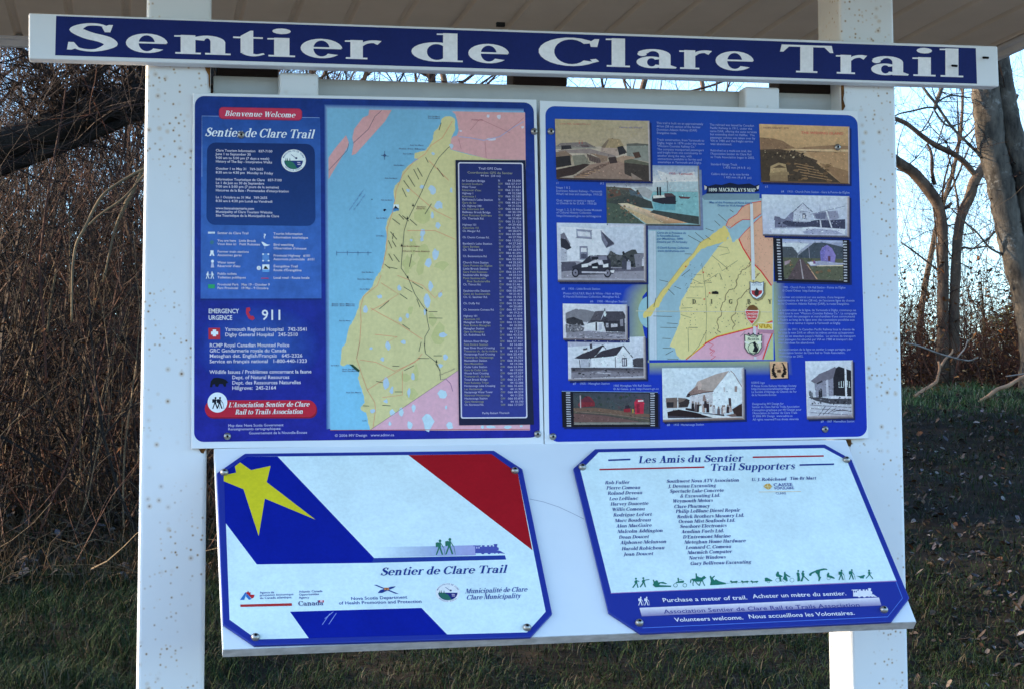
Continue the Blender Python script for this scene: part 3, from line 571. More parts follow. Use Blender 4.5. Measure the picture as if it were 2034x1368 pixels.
for x, y, rx, ry in ((960, 980, 34, 40), (845, 1190, 44, 70), (730, 1090, 14, 34), (630, 1120, 18, 40), (560, 1120, 18, 26), (540, 1210, 12, 16), (1020, 1225, 26, 26), (990, 1080, 10, 16), (700, 1220, 24, 30), (1340, 1235, 40, 12), (1480, 1235, 30, 14), (1280, 1235, 12, 12), (1590, 1230, 12, 10)): s.blob(*E((x, y))[0], rx/4, ry/4, lk2)
for x, y, rx, ry in ((1325, 125, 12, 14), (1412, 132, 16, 18), (1600, 215, 12, 10), (1350, 310, 34, 12), (1105, 245, 10, 8)): s.blob(*D((x, y))[0], rx/4, ry/4, (176, 196, 228))
rd = (188, 120, 104)
for c_, pts in ((D, ((960, 300), (1040, 165))), (D, ((960, 300), (870, 360), (820, 430), (730, 490), (640, 600), (590, 720), (580, 800), (560, 900), (520, 1020), (515, 1180), (480, 1340))), (E, ((470, 30), (440, 110), (330, 200), (305, 290), (310, 400), (300, 560), (275, 690), (310, 800), (360, 940), (420, 1040), (425, 1100), (405, 1250))),
        (E, ((385, 290), (470, 340), (620, 420), (800, 540))), (E, ((300, 700), (430, 720), (580, 790), (740, 720), (800, 650))), (E, ((470, 90), (610, 180), (470, 270), (390, 310))), (E, ((360, 940), (500, 850), (640, 770), (780, 690))), (D, ((850, 480), (1010, 640))), (D, ((690, 700), (900, 880), (1040, 950))), (D, ((680, 1040), (900, 1040), (1060, 1110))), (E, ((480, 1000), (640, 980), (640, 790))), (E, ((600, 30), (800, 110), (900, 210), (960, 150))), (E, ((520, 560), (600, 520), (420, 500)))): s.line(c_(*pts), .75, rd)
s.line(E((300, 560), (275, 690)), .8, (150, 70, 80))
tr_ = D((1020, 370), (1005, 380), (930, 460), (860, 580), (790, 740), (720, 880), (680, 960), (655, 1040), (640, 1200), (630, 1340)) + E((650, 0), (690, 60), (740, 180), (800, 270), (830, 310), (840, 390), (855, 460), (820, 520), (818, 600), (825, 650), (910, 720), (940, 790), (945, 860))
s.line(tr_, 1.1, (64, 78, 74))
s.line(E((945, 860), (985, 850), (1025, 890), (1042, 950)), .9, (110, 80, 130)); s.line(E((385, 1258), (1085, 785)), .9, (130, 120, 130))
for P0 in (((50, 560), (200, 400), (212, 345)), ((245, 345), (370, 230), (420, 130), (475, 80))): s.line(D(*P0), .8, (86, 80, 110))
for P0 in (((1090, 290), (1180, 300), (1290, 320), (1420, 290), (1520, 220), (1610, 170)),): s.line(D(*P0), 1.8, (150, 160, 206))
for P0 in (((1180, 240), (1260, 150), (1500, 260)), ((1090, 310), (1110, 390)), ((1300, 330), (1310, 460)), ((1480, 250), (1610, 140))): s.line(D(*P0), .7, (150, 110, 130))
dk = (58, 70, 62)
for x0, y0, x1, y1 in ((825, 455, 847, 497), (730, 550, 772, 632), (760, 540, 800, 610), (685, 600, 740, 690), (650, 640, 695, 702), (638, 700, 672, 772), (918, 540, 970, 612), (872, 826, 820, 910), (560, 945, 622, 992), (612, 910, 652, 952), (640, 920, 692, 966), (700, 950, 757, 1000), (545, 1050, 596, 1112), (570, 1062, 560, 1110), (528, 1120, 556, 1182), (560, 1120, 590, 1172), (530, 1225, 562, 1282), (570, 1230, 616, 1292), (500, 1310, 542, 1345), (520, 1330, 600, 1345), (950, 180, 932, 240), (715, 1230, 695, 1330)): s.line(D((x0, y0), (x1, y1)), 1.25, dk)
for x0, y0, x1, y1 in ((720, 85, 805, 138), (650, 122, 720, 165), (620, 178, 680, 220), (755, 218, 780, 285), (535, 232, 455, 300), (640, 420, 700, 462), (790, 560, 772, 635), (815, 570, 822, 640), (765, 688, 855, 690), (735, 745, 655, 785), (905, 730, 942, 785), (850, 320, 920, 320), (850, 370, 960, 372), (890, 668, 955, 668), (430, 870, 485, 882), (560, 750, 615, 752), (580, 955, 640, 955), (325, 1066, 375, 1068), (480, 1062, 545, 1066)): s.line(E((x0, y0), (x1, y1)), 1.1, dk)
lab = (84, 110, 150)
for x0, x1, y in ((845, 940, 128), (845, 940, 142), (700, 810, 358), (610, 820, 386), (645, 730, 427), (570, 655, 518), (500, 600, 622), (470, 560, 796), (430, 515, 940), (430, 495, 1083)): s.text("Baie Ste Marie", *D((x0, y+5))[0], 640+x1/4.0227, 2.6, lab)
for x0, x1, y in ((315, 410, 5), (280, 400, 60), (300, 380, 140), (75, 260, 258), (75, 260, 272), (135, 225, 392), (70, 135, 745), (160, 290, 775), (160, 280, 790), (190, 310, 960), (320, 355, 1185)): s.text("Baie Ste Marie", *E((x0, y+5))[0], 640+x1/4.0227, 2.6, lab)
for x0, x1, y, t in ((755, 830, 850, "Station"), (750, 820, 865, "Gare"), (630, 780, 1165, "Little Brook Station"), (640, 860, 1205, "Church Point Station")): s.text(t, *D((x0, y+5))[0], 640+x1/4.0227, 2.8, (110, 84, 80))
for x, y in ((725, 835), (680, 938), (634, 1155)): s.poly(D((x-8, y+12), (x, y-12), (x+8, y+12)), (24, 34, 30))
for x, y in ((683, 42), (832, 305), (912, 710)): s.poly(E((x-8, y+12), (x, y-12), (x+8, y+12)), (24, 34, 30))
s.poly(D((568, 832), (612, 832), (612, 882), (568, 882)), (200, 220, 235)); s.poly(D((568, 862), (612, 862), (612, 882), (568, 882)), (60, 120, 180)); s.poly(D((570, 865), (584, 840), (594, 852), (610, 866)), (20, 26, 34))
for x, y in ((498, 875), (397, 792)): s.blob(*D((x, y))[0], 2.6 if x > 450 else 1.2, 2.6 if x > 450 else 1.2, (26, 40, 70), 8)
s.line(D((498, 405), (498, 475)), 1, (56, 84, 130)); s.line(D((470, 440), (530, 447)), 1, (56, 84, 130)); s.poly(D((485, 440), (498, 425), (511, 440), (498, 458)), (56, 84, 130))
s.line(D((112, 1215), (395, 1217)), .8, (60, 90, 150))
for x in (115, 200, 285, 365): s.line(D((x, 1203), (x, 1240)), .8, (60, 90, 150))
s.text("Baie Sainte-Marie", *D((215, 885))[0], *D((330, 720))[0][:1], 3.6, (84, 130, 190), y1=D((330, 720))[0][1]); s.text("St. Mary's Bay", *D((250, 885))[0], *D((345, 755))[0][:1], 3.6, (84, 130, 190), y1=D((345, 755))[0][1])
s.poly(E((215, 735), (245, 738), (300, 785), (290, 798), (262, 778)), (36, 70, 54))
s.text("Annapolis", *D((1190, 160))[0], 640+1285/4.0227, 2.6, (140, 100, 120)); s.text("Yarmouth", *E((930, 830))[0], *E((1060, 775))[0][:1], 3, (120, 120, 110), y1=E((1060, 775))[0][1])
s.line([(655.5, 853.5), (1052, 851.5)], 1.0, (150, 60, 60))
s.build('trail_map', M['print'], ms)
# coordinate table
s = Sheet(PA, .0020, WHT)
s.poly(D((1063, 478), (1622, 480)) + E((1690, 1216), (1092, 1222)), (22, 30, 62))
bq_ = D((1083, 495), (1604, 500)) + E((1638, 1165), (1106, 1168))
s.poly(Sheet.rr(bq_, 4), (176, 196, 226)); ins = [(bq_[0][0]+2.4, bq_[0][1]+2.4), (bq_[1][0]-2.4, bq_[1][1]+2.4), (bq_[2][0]-2.4, bq_[2][1]-2.4), (bq_[3][0]+2.4, bq_[3][1]-2.4)]
s.poly(Sheet.rr(ins, 3), [(30, 44, 108)]*12+[(42, 56, 138)]*12)
wt, gn = (148, 166, 210), (124, 140, 128)
s.text("Trail GPS Data", 950, 337.5, 996, 4.4, wt); s.text("Coordonnées GPS du Sentier", 928, 345.5, 1018, 4.4, gn); s.text("44 km  (28 mi)", 954, 351.5, 994, 3.6, wt)
rows = ["Ar Southern Bridge", "*Le pont Southern", "Water Tower", "*Réservoir d'eau", "Highway 1", "*Autoroute 1", "Belliveau's Lake Station", "*Gare du lac", "Ch. Highway 340", "*Ch. Autoroute 340", "Belliveau Brook Bridge", "*Pont Ruisseau Belliveau", "Ch. Theriault Rd.", "", "Highway 101", "*Autoroute 101", "Ch. Mauger Rd.", "", "Ch. Chemin Comeau Rd.", "", "Bartlett's Lake Station", "*Gare Bartlett", "Ch. Thibault Rd.", "", "Ch. Bonaventure Rd.", "", "Church Point Station", "*Gare Pointe-de-l'Église", "Little Brook Station", "*Gare Petit-Ruisseau", "Saulnierville Bridge", "*Pont Saulnierville", "*    Rue Saulnierville", "Ch. Thimot Rd.", "", "Saulnierville Station", "*Gare de Saulnierville", "Ch. C. Saulnier Rd.", "", "Ch. Duffy Rd.", "", "Ch. Innocente Comeau Rd.", "", "Highway 101", "*Autoroute 101", "Meteghan River Bridge", "*Pont Rivière Meteghan", "Meteghan Station", "*Gare de Meteghan", "Ch. Robicheau Rd.", "", "Salmon River Bridge", "*Pont Rivière Saumon", "Bear River Road Crossing", "*Traverse ch. de la rivière", "Hectanooga Road Crossing", "*Traverse ch. Hectanooga", "Maxwellton Station", "*Gare Maxwellton", "Cedar Lake Station", "*Gare de Cedar Lake", "Woods Road Crossing", "*Traverse ch. du bois", "Trout Brook Bridge", "*Pont Ruisseau Trout", "Hectanooga Lake Crossing", "*Lac Hectanooga", "Hectanooga Water Tower", "*Réservoir Hectanooga", "Hectanooga Station", "*Gare Hectanooga", "Ch. Norwood Rd."]
y0, y1 = 200+650/4.0227, 540+1066/4.0227; n = len(rows)
for i, t in enumerate(rows):
    y = y0+(y1-y0)*i/(n-1); u_ = (y-y0)/(y1-y0); xa_ = 917+u_*5
    g = t.startswith('*'); t2 = t.lstrip('*')
    if t2: s.text(t2, xa_, y, xa_+len(t2)*2.55, 4.0, gn if g else wt)
    odd = (i % 2 == 1)
    s.text("O/W" if odd else "N", 989+u_*5, y, 998+u_*5 if odd else 992.5+u_*5, 4.0, gn if odd else wt); s.text("%s%02d %02d.%03d" % ("0" if odd else "", 66 if odd else 44, 33-i//3 if not odd else (i*7) % 60, (i*317) % 1000), (1003 if odd else 1008)+u_*5, y, 1034+u_*5, 4.0, wt)
s.text("Par/by Robert Theriault", 957, 821.5, 1011, 4.0, wt)
s.build('coordinate_table', M['print'], ms)
for x, y in ((479, 269), (1061, 262), (451.5, 865.5), (1067.5, 861)): screw(x, y, PA, .0014 if x < 500 else .0006, ms)
# ------------------------------------------------------------------ right history sign
hs = empty('history_sign', PA.at(1400, 540), label='right blue sign covered with old railway photographs around a yellow county map', cat='sign')
q = [(1072.6, 200.4), (1704, 221), (1725, 869.9), (1082, 883)]
v, f = prism([PA.at(*p) for p in q], (0, .0105, 0)); bevel(obj('board', v, f, M['white'], hs), .001)
s = Sheet(PA, .0003, WHT)
ring = Sheet.rr([(1083, 211), (1703, 230), (1722.5, 866), (1091, 877)], 19, 6)
s.poly(ring, [(22-int(6*(p[1]-210)/660), 66-int(22*(p[1]-210)/660), 168+int(8*(p[1]-210)/660)) for p in ring])
# the pale glow printed round the county map
gl = [(1245, 700), (1262, 640), (1270, 590), (1290, 560), (1300, 470)]
s.grad([(1215, 715), (1222, 640), (1240, 575), (1290, 540)], [(1290, 720), (1276, 645), (1276, 590), (1300, 560)], (20, 56, 172), (130, 158, 130))
s.grad([(1290, 720), (1560, 716)], [(1290, 745), (1575, 745)], (130, 158, 130), (18, 50, 172)); s.grad([(1533, 560), (1540, 716)], [(1560, 560), (1575, 745)], (130, 158, 130), (18, 50, 172))
s.build('blue_print', M['print'], hs)
F = crop(1080, 200, 4.885); G = crop(1390, 200, 4.886); H_ = crop(1080, 440, 4.885); I = crop(1250, 380, 3.91); J = crop(1080, 640, 5.7); K = crop(1460, 560, 4.275); Q4 = crop(1500, 380, 6.84); Q10 = crop(1300, 720, 9.77)
s = Sheet(PA, .0014, WHT); TX = (116, 146, 216)
def para(o, x, y, x1s, lines, sc, dy, h=4.3, slope=0):
    for i, t in enumerate(lines):
        a = o((x+slope*i, y+dy*i))[0]; b = o((x1s[i], 0))[0]; s.text(t, a[0], a[1], b[0], h, TX)
para(F, 1092, 230, (1545, 1520, 1487, 1290), ("This trail is built on an approximately", "44 km (28 mi) section of the former", "Dominion Atlantic Railway (DAR)", "Evangeline route."), 0, 32, slope=1)
para(F, 1096, 392, (1555, 1558, 1475, 1552, 1530, 1435, 1530, 1530), ("Track construction, from Yarmouth to", "Digby, began in 1874 under the name", "\"Western Counties Railway Co.\"", "The company transported passengers", "and freight from one community to", "another along the way, with", "connections available to ferries and", "steamships at Yarmouth and Digby."), 0, 31, slope=1)
para(G, 95, 247, (525, 505, 550, 530, 535, 515, 310), ("The railroad was leased by Canadian", "Pacific Railway in 1911, under the", "name DAR, offering the same services", "but extending them to Halifax.  The", "passenger service was taken over by", "VIA in 1980 and the freight service", "was abandoned."), 0, 31, slope=1)
para(G, 100, 496, (500, 500, 530), ("Rebirthed as a multi-use trail, the", "l'Association Sentier de Clare Rail", "to Trails Association began in 2002."), 0, 32, slope=1)
for x, y, x1, t in ((103, 630, 360, "Standard Gauge Track"), (222, 662, 490, "1,435 mm (4 ft 8½ in)"), (106, 725, 475, "Calibre étalon de la voie ferrée"), (228, 757, 500, "1 435 mm (4 pi 8½ po)")): a = G((x, y))[0]; s.text(t, a[0], a[1], 1390+x1/4.886, 4.3, TX)
for x, y, x1, t in ((120, 812, 146, "# 1"), (545, 816, 582, "# 2"), (118, 856, 255, "Image 1 & 2"), (118, 888, 565, "Dominion Atlantic Railway - Yarmouth"), (118, 918, 565, "Wharf, rail lines and steamships. 1910-20"), (120, 980, 493, "Quai, wagons et navire à vapeur"), (120, 1008, 510, "au Chemin de fer D.A.R. - 1910-20"), (120, 1070, 562, "Image 1, 2, 3, © Nova Scotia Museum"), (120, 1098, 460, "of Cultural History Collection"), (122, 1130, 555, "http://museum.gov.ns.ca/imagesns")):
    a = F((x, y))[0]; s.text(t, a[0], a[1], 1080+x1/4.885, 4.3, TX)
for x, y, x1, t in ((785, 895, 1450, "#4    1910 - Church Point Station - Gare la Pointe-de-l'Église"), (630, 848, 660, "# 3")): a = G((x, y))[0]; s.text(t, a[0], a[1], 1390+x1/4.886, 4.2, TX)
for x, y, x1, t in ((172, 665, 545, "#5    1930 - Little Brook Station"), (187, 710, 750, "Photos 4,5,6,7,8,9, Black & White - Noir et blanc"), (187, 742, 735, "© Harold Robicheau Collection, Meteghan N.S."), (447, 788, 806, "#6    1900 - Meteghan Station")): a = H_((x, y))[0]; s.text(t, a[0], a[1], 1080+x1/4.885, 4.2, TX)
for x, y, x1, t in ((328, 702, 745, "#7    1905 - Meteghan Station"), (785, 725, 1215, "1985 Meteghan VIA Rail Station"), (785, 762, 1300, "© Al Gates, p.m. http://users.gn.cc"), (1392, 1168, 1812, "#8    1935  Hectanooga Station")): a = J((x, y))[0]; s.text(t, a[0], a[1], 1080+x1/5.7, 4.2, TX)
for x, y, x1, t in ((400, 57, 935, "1985 - Church Point - VIA Rail Station - Pointe de l'Église"), (400, 85, 745, "© David Othen  http://othen.gn.cc"),
    (365, 140, 930, "Le sentier est construit sur une section, d'une longueur"), (360, 168, 1012, "approximative de 44 km (28 mi), de l'ancienne ligne du chemin"), (360, 196, 968, "de fer Dominion Atlantic Railway (DAR), la route Évangéline."),
    (365, 250, 1025, "La construction de la ligne, de Yarmouth à Digby, commença en"), (362, 278, 1030, "1874 sous le nom \"Western Counties Railway Co.\". La compagnie"), (362, 304, 1015, "transportait des passagers et marchandises d'une communauté"), (362, 332, 1012, "à l'autre au long de la ligne avec des connexions possibles aux"), (362, 360, 895, "traversiers et navires à vapeur à Yarmouth et Digby."),
    (365, 414, 1012, "À partir de 1911, le Canadian Pacific Railway loua le chemin de"), (365, 442, 1005, "fer sous le nom DAR en offrant les mêmes services qu'auparavant"), (365, 470, 1020, "mais en les étendant jusqu'à Halifax.  Le service de transport"), (365, 498, 995, "pour passagers fut absorbé par VIA en 1980 et transport des"), (365, 526, 675, "marchandises fut abandonné."),
    (368, 580, 980, "La reconversion de la ligne en sentier à usage partagée, par"), (368, 608, 932, "l'Association Sentier de Clare Rail to Trails Association,"), (368, 638, 578, "commença en 2002."),
    (135, 860, 250, "NSRHS logo"), (135, 888, 518, "© Nova Scotia Railway Heritage Society"), (135, 912, 508, "http://novascotiarailwayheritage.com"), (137, 938, 520, "La Société d'Héritage du Chemin de Fer"), (137, 964, 348, "de la Nouvelle-Écosse"),
    (142, 1040, 410, "Designed by MV Design for"), (142, 1066, 545, "Sentier de Clare Rail to Trails Association"), (142, 1092, 560, "Conception graphique par MV Design pour"), (145, 1118, 525, "l'Association du Sentier de Clare Trails"), (147, 1144, 485, "© 2006 MV Design  www.admv.ca"), (147, 1172, 538, "All rights reserved/Tous droits réservés"), (725, 1190, 1010, "#9    1907  Maxwellton Station")):
    a = K((x, y))[0]; s.text(t, a[0], a[1], 1460+x1/4.275, 4.2, TX)
s.build('history_text', M['print'], hs)
# county map
s = Sheet(PA, .0006, WHT)
sea = (128, 172, 196)
s.poly(I((140, 280), (140, 1308), (1120, 1308), (1120, 60), (560, 40), (560, 280)), sea)
s.poly([(1250+150/3.91+(-82)*math.sin(math.pi*i/12)/3.91, 380+(940-122*math.cos(math.pi*i/12))/3.91) for i in range(13)], (126, 178, 200))
s.poly(I((150, 310), (205, 310), (213, 1305), (158, 1305)), (160, 190, 214)); s.line(I((206, 310), (214, 1305)), .6, (110, 140, 160)); s.line(I((186, 310), (194, 1305)), .5, (140, 170, 190)); s.line(I((133, 280), (146, 1310)), 2.2, (16, 22, 50))
s.poly(I((560, 40), (600, 20), (1010, 20), (1010, 70), (580, 70)), (100, 136, 160))
yl = (188, 194, 146)
digby = I((760, 290), (770, 370), (700, 420), (640, 500), (575, 590), (520, 645), (490, 690), (470, 730), (440, 790), (408, 840), (388, 900), (395, 960), (385, 1030), (360, 1090), (312, 1205), (350, 1215), (365, 1270), (400, 1303), (455, 1303), (590, 1185), (680, 1132), (960, 1062), (1112, 1010), (1110, 740), (1020, 620), (940, 540), (850, 370), (800, 400))
s.poly(rough(digby, .9), yl)
s.poly(rough(I((745, 268), (690, 300), (620, 360), (550, 400), (500, 480), (420, 560), (330, 680), (290, 740), (240, 790), (200, 860), (165, 890), (105, 955), (110, 985), (165, 975), (185, 940), (200, 915), (225, 905), (255, 840), (300, 775), (440, 600), (480, 540), (560, 450), (650, 420), (750, 392), (780, 330)), 1.1), (186, 186, 118))
s.line(I((620, 360), (550, 400), (500, 480), (420, 560), (330, 680), (240, 790), (200, 860)), 1.0, (158, 150, 84))
sa = (186, 158, 140); rdm = (176, 60, 60)
s.poly(I((750, 265), (770, 222), (835, 180), (880, 120), (950, 92), (1025, 74), (1025, 172), (960, 222), (880, 222), (800, 282)), sa); s.line(I((1025, 80), (950, 92), (880, 120), (835, 180), (770, 222), (750, 268), (780, 290), (830, 250), (880, 222), (960, 222), (1025, 176)), 1.5, rdm)
s.poly(I((850, 372), (900, 312), (960, 252), (1025, 192), (1116, 190), (1116, 735), (1020, 620), (940, 540), (880, 440)), sa); s.line(I((1025, 196), (960, 256), (900, 314), (850, 372)), 1.2, rdm); s.line(I((850, 372), (880, 440), (945, 545), (1022, 622), (1104, 735)), 2.6, (184, 58, 56))
s.poly(I((452, 1304), (600, 1180), (680, 1135), (960, 1064), (1112, 1012), (1112, 1105), (1035, 1304)), (192, 158, 186)); s.line(I((440, 1304), (600, 1176), (680, 1132), (960, 1060), (1112, 1010)), 2.4, (186, 52, 60)); s.line(I((1112, 1100), (1070, 1200), (1036, 1304)), 2.8, (190, 60, 50)); s.poly(I((1114, 1105), (1116, 1304), (1045, 1304), (1085, 1200)), (160, 186, 140))
s.line(I((452, 1298), (600, 1168), (680, 1124), (960, 1052), (1108, 1004)), 1.2, (206, 190, 60))
for cx, cy in ((640, 1210), (650, 1260)): s.line([(a, b) for a, b in I((cx-25, cy-35), (cx+12, cy-20), (cx-18, cy+10), (cx+20, cy+20), (cx-15, cy+45))], 1.3, (176, 50, 70))
ink = (70, 76, 66)
for pts in (((560, 560), (590, 760), (600, 960), (592, 1180)), ((470, 745), (575, 745)), ((440, 830), (560, 832)), ((640, 500), (760, 600)), ((690, 560), (720, 620), (840, 540)), ((680, 430), (760, 440), (780, 480), (700, 500)), ((400, 910), (490, 905)), ((400, 960), (480, 985)), ((480, 680), (560, 720)), ((500, 650), (560, 650)), ((690, 640), (590, 700)), ((530, 720), (640, 710), (570, 700)), ((455, 1300), (540, 1200), (600, 1080)), ((455, 1060), (460, 1240)), ((860, 1130), (900, 1090))): s.line(I(*pts), .7, ink)
for k, pts in enumerate((((945, 540), (925, 590), (880, 620), (840, 680), (830, 740), (760, 790), (740, 850), (705, 900), (715, 960), (680, 1010), (690, 1080), (720, 1110)), ((1010, 640), (970, 690), (920, 760), (880, 810), (835, 850), (830, 930), (790, 990), (825, 1040), (780, 1090)))):
    p2 = []
    for i in range(len(pts)-1):
        for t in (0, .33, .66): p2.append((pts[i][0]*(1-t)+pts[i+1][0]*t+random.uniform(-9, 9), pts[i][1]*(1-t)+pts[i+1][1]*t+random.uniform(-9, 9)))
    s.line(I(*p2), 1.5, (106, 100, 74))
for x0, y0, x1, y1 in ((780, 145, 808, 165), (690, 180, 755, 238), (660, 230, 705, 270), (592, 290, 655, 312), (590, 345, 630, 378), (510, 322, 580, 380), (455, 345, 555, 400), (430, 488, 485, 490), (232, 690, 300, 705), (300, 760, 350, 808), (350, 740, 400, 760), (405, 660, 470, 610), (205, 830, 190, 900), (185, 970, 330, 975), (290, 1025, 375, 1030), (240, 1058, 365, 1060), (255, 1142, 320, 1145), (258, 1215, 325, 1218), (280, 1268, 340, 1235), (295, 1300, 380, 1302), (700, 640, 720, 690), (460, 1058, 530, 1060)): s.line(I((x0, y0), (x1, y1)), 1.0, ink)
for i in range(170):
    a = I((random.uniform(410, 1000), random.uniform(560, 1120)))[0]; s.line([a, (a[0]+random.uniform(-2.5, 2.5), a[1]+random.uniform(-2.5, 2.5))], .9, ink)
for i in range(70):
    a = I((random.uniform(900, 1100), random.uniform(300, 680)))[0]; s.line([a, (a[0]+random.uniform(-3, 3), a[1]+random.uniform(-3, 3))], .7, (140, 110, 96))
for x, y in ((572, 632), (580, 840), (592, 1178), (622, 792), (436, 586)): s.ell(*I((x, y))[0], 1.5, 1.5, (170, 40, 50), 8)
s.poly(I((640, 782), (640, 800), (690, 802), (690, 784), (672, 776)), (20, 22, 24))
s.line(I((50, 932), (1112, 940)), 1.2, (170, 186, 176))
s.poly(I((935, 95), (957, 95), (975, 690), (948, 690)), (176, 200, 216)); s.poly(I((958, 1050), (980, 1050), (985, 1304), (965, 1304)), (176, 190, 210))
for ch, x in (("D", 488), ("I", 632), ("G", 772), ("B", 914), ("Y", 1075)): a = I((x, 876))[0]; s.text(ch, a[0], a[1], a[0]+(3.2 if ch == "I" else 7.2), 9, (40, 50, 44), 'ser')
for x, y, x1, t in ((212, 332, 438, "Carte de la Province de"), (212, 355, 388, "la Nouvelle-Écosse"), (212, 378, 414, "par Mackinlay, 1890"), (212, 402, 448, "Dessiné par W.A.Hendry"), (215, 448, 460, "© David Rumsey Collection"), (218, 472, 428, "www.davidrumsey.com"), (618, 96, 950, "Map of the Province of Nova Scotia"), (682, 120, 890, "Drawn by W.A.Hendry")): a = I((x, y))[0]; s.text(t, a[0], a[1], 1250+x1/3.91, 4, (50, 96, 160), it=.2)
s.build('county_map', M['print'], hs)
s = Sheet(PA, .0019, WHT)      # ribbon and railway emblems
s.poly(G((40, 820), (80, 835), (150, 815), (210, 822), (290, 800), (370, 818), (480, 808), (530, 830), (575, 815), (560, 850), (572, 880), (535, 890), (60, 905), (70, 870)), (14, 24, 56))
s.poly(G((40, 825), (66, 840), (62, 862), (44, 872)), (170, 190, 205)); s.poly(G((548, 838), (572, 826), (570, 858), (552, 866)), (170, 190, 205))
a = G((78, 884))[0]; s.text("1890", a[0], a[1], 1390+165/4.886, 6.6, (206, 216, 226)); a = G((182, 884))[0]; s.text("MACKINLAY'S MAP", a[0], a[1], 1390+540/4.886, 7, (206, 216, 226), 'ser')
s.build('map_ribbon', M['print'], hs)
s = Sheet(PA, .0018, WHT)
def shield(cx, cy, w, h, c, pts=((-1, -1), (-.5, -.86), (0, -1), (.5, -.86), (1, -1), (.95, -.2), (1, .25), (.6, .78), (0, 1), (-.6, .78), (-1, .25), (-.95, -.2))): s.poly([(cx+x*w, cy+y*h) for x, y in pts], c)
a = I((988, 772))[0]; shield(a[0]+2.5, a[1]+3, 15, 18.5, (120, 124, 90)); shield(*a, 14.5, 18, (60, 80, 110)); shield(*a, 12.8, 16.4, (196, 214, 230)); s.poly(I((945, 772), (1030, 772), (1026, 795), (985, 825), (950, 800)), (150, 52, 64)); s.poly(I((968, 790), (985, 752), (1005, 775), (1000, 812), (975, 812)), (40, 34, 40))
s.text("ATLANTIC RAILWAY", *I((948, 735))[0], *I((1030, 735))[0][:1], 3, (90, 110, 150)); s.text("DOMINION", *I((958, 722))[0], *I((1018, 722))[0][:1], 3, (90, 110, 150))
a = I((950, 965))[0]; tri = ((-1, -.5), (-.55, -.86), (0, -1), (.55, -.86), (1, -.5), (.8, .3), (0, 1), (-.8, .3))
shield(a[0]+3.5, a[1]+2, 14, 19, (150, 156, 104), tri); shield(*a, 14, 19, (190, 196, 200), tri); shield(*a, 12.6, 17.4, (170, 46, 56), tri); s.poly(I((905, 920), (930, 890), (960, 883), (990, 900), (1000, 922), (960, 930)), (96, 72, 40))
for t, x0, x1, y in (("CANADIAN", 908, 996, 962), ("PACIFIC", 915, 988, 987), ("RAILWAY", 930, 976, 1006)): s.text(t, *I((x0, y))[0], *I((x1, y))[0][:1], 4.4 if y < 1000 else 2.6, (216, 206, 214))
s.poly(I((900, 926), (1002, 928), (1002, 934), (900, 932)), (214, 214, 220))
s.poly(I((1000, 1075), (1122, 1078), (1122, 1106), (1005, 1100)), (150, 120, 150)); s.poly(I((995, 1022), (1113, 1025), (1115, 1077), (997, 1074)), (206, 214, 206)); s.poly(I((1000, 1027), (1108, 1030), (1110, 1072), (1002, 1069)), (190, 180, 100))
s.text("VIA", *I((1006, 1066))[0], *I((1104, 1069))[0][:1], 9, (150, 128, 20), it=-.3)
a = I((960, 1190))[0]; shield(a[0]+4, a[1]+3, 18, 21, (150, 120, 150)); shield(*a, 18, 21, (44, 60, 70)); shield(*a, 16.2, 19, (180, 206, 190)); s.ell(a[0], a[1]+7, 11, 11, (44, 60, 70), 18); s.ell(a[0], a[1]+7, 9.6, 9.6, (170, 196, 176), 18); s.poly(I((955, 1175), (975, 1165), (985, 1195), (1000, 1225), (985, 1250), (955, 1245), (968, 1210)), (16, 22, 28)); s.poly(I((890, 1165), (930, 1172), (925, 1185), (895, 1178)), (190, 208, 216)); s.poly(I((990, 1172), (1030, 1165), (1026, 1178), (995, 1186)), (190, 208, 216))
s.text("Nova", *I((925, 1135))[0], *I((1000, 1135))[0][:1], 5.4, (20, 36, 50), 'ser'); s.text("Scotia", *I((916, 1158))[0], *I((1006, 1158))[0][:1], 5.4, (20, 36, 50), 'ser')
for x in (925, 960, 1000): s.poly(I((x-10, 1112), (x, 1098), (x+10, 1112)), (30, 40, 50))
s.build('railway_emblems', M['print'], hs)
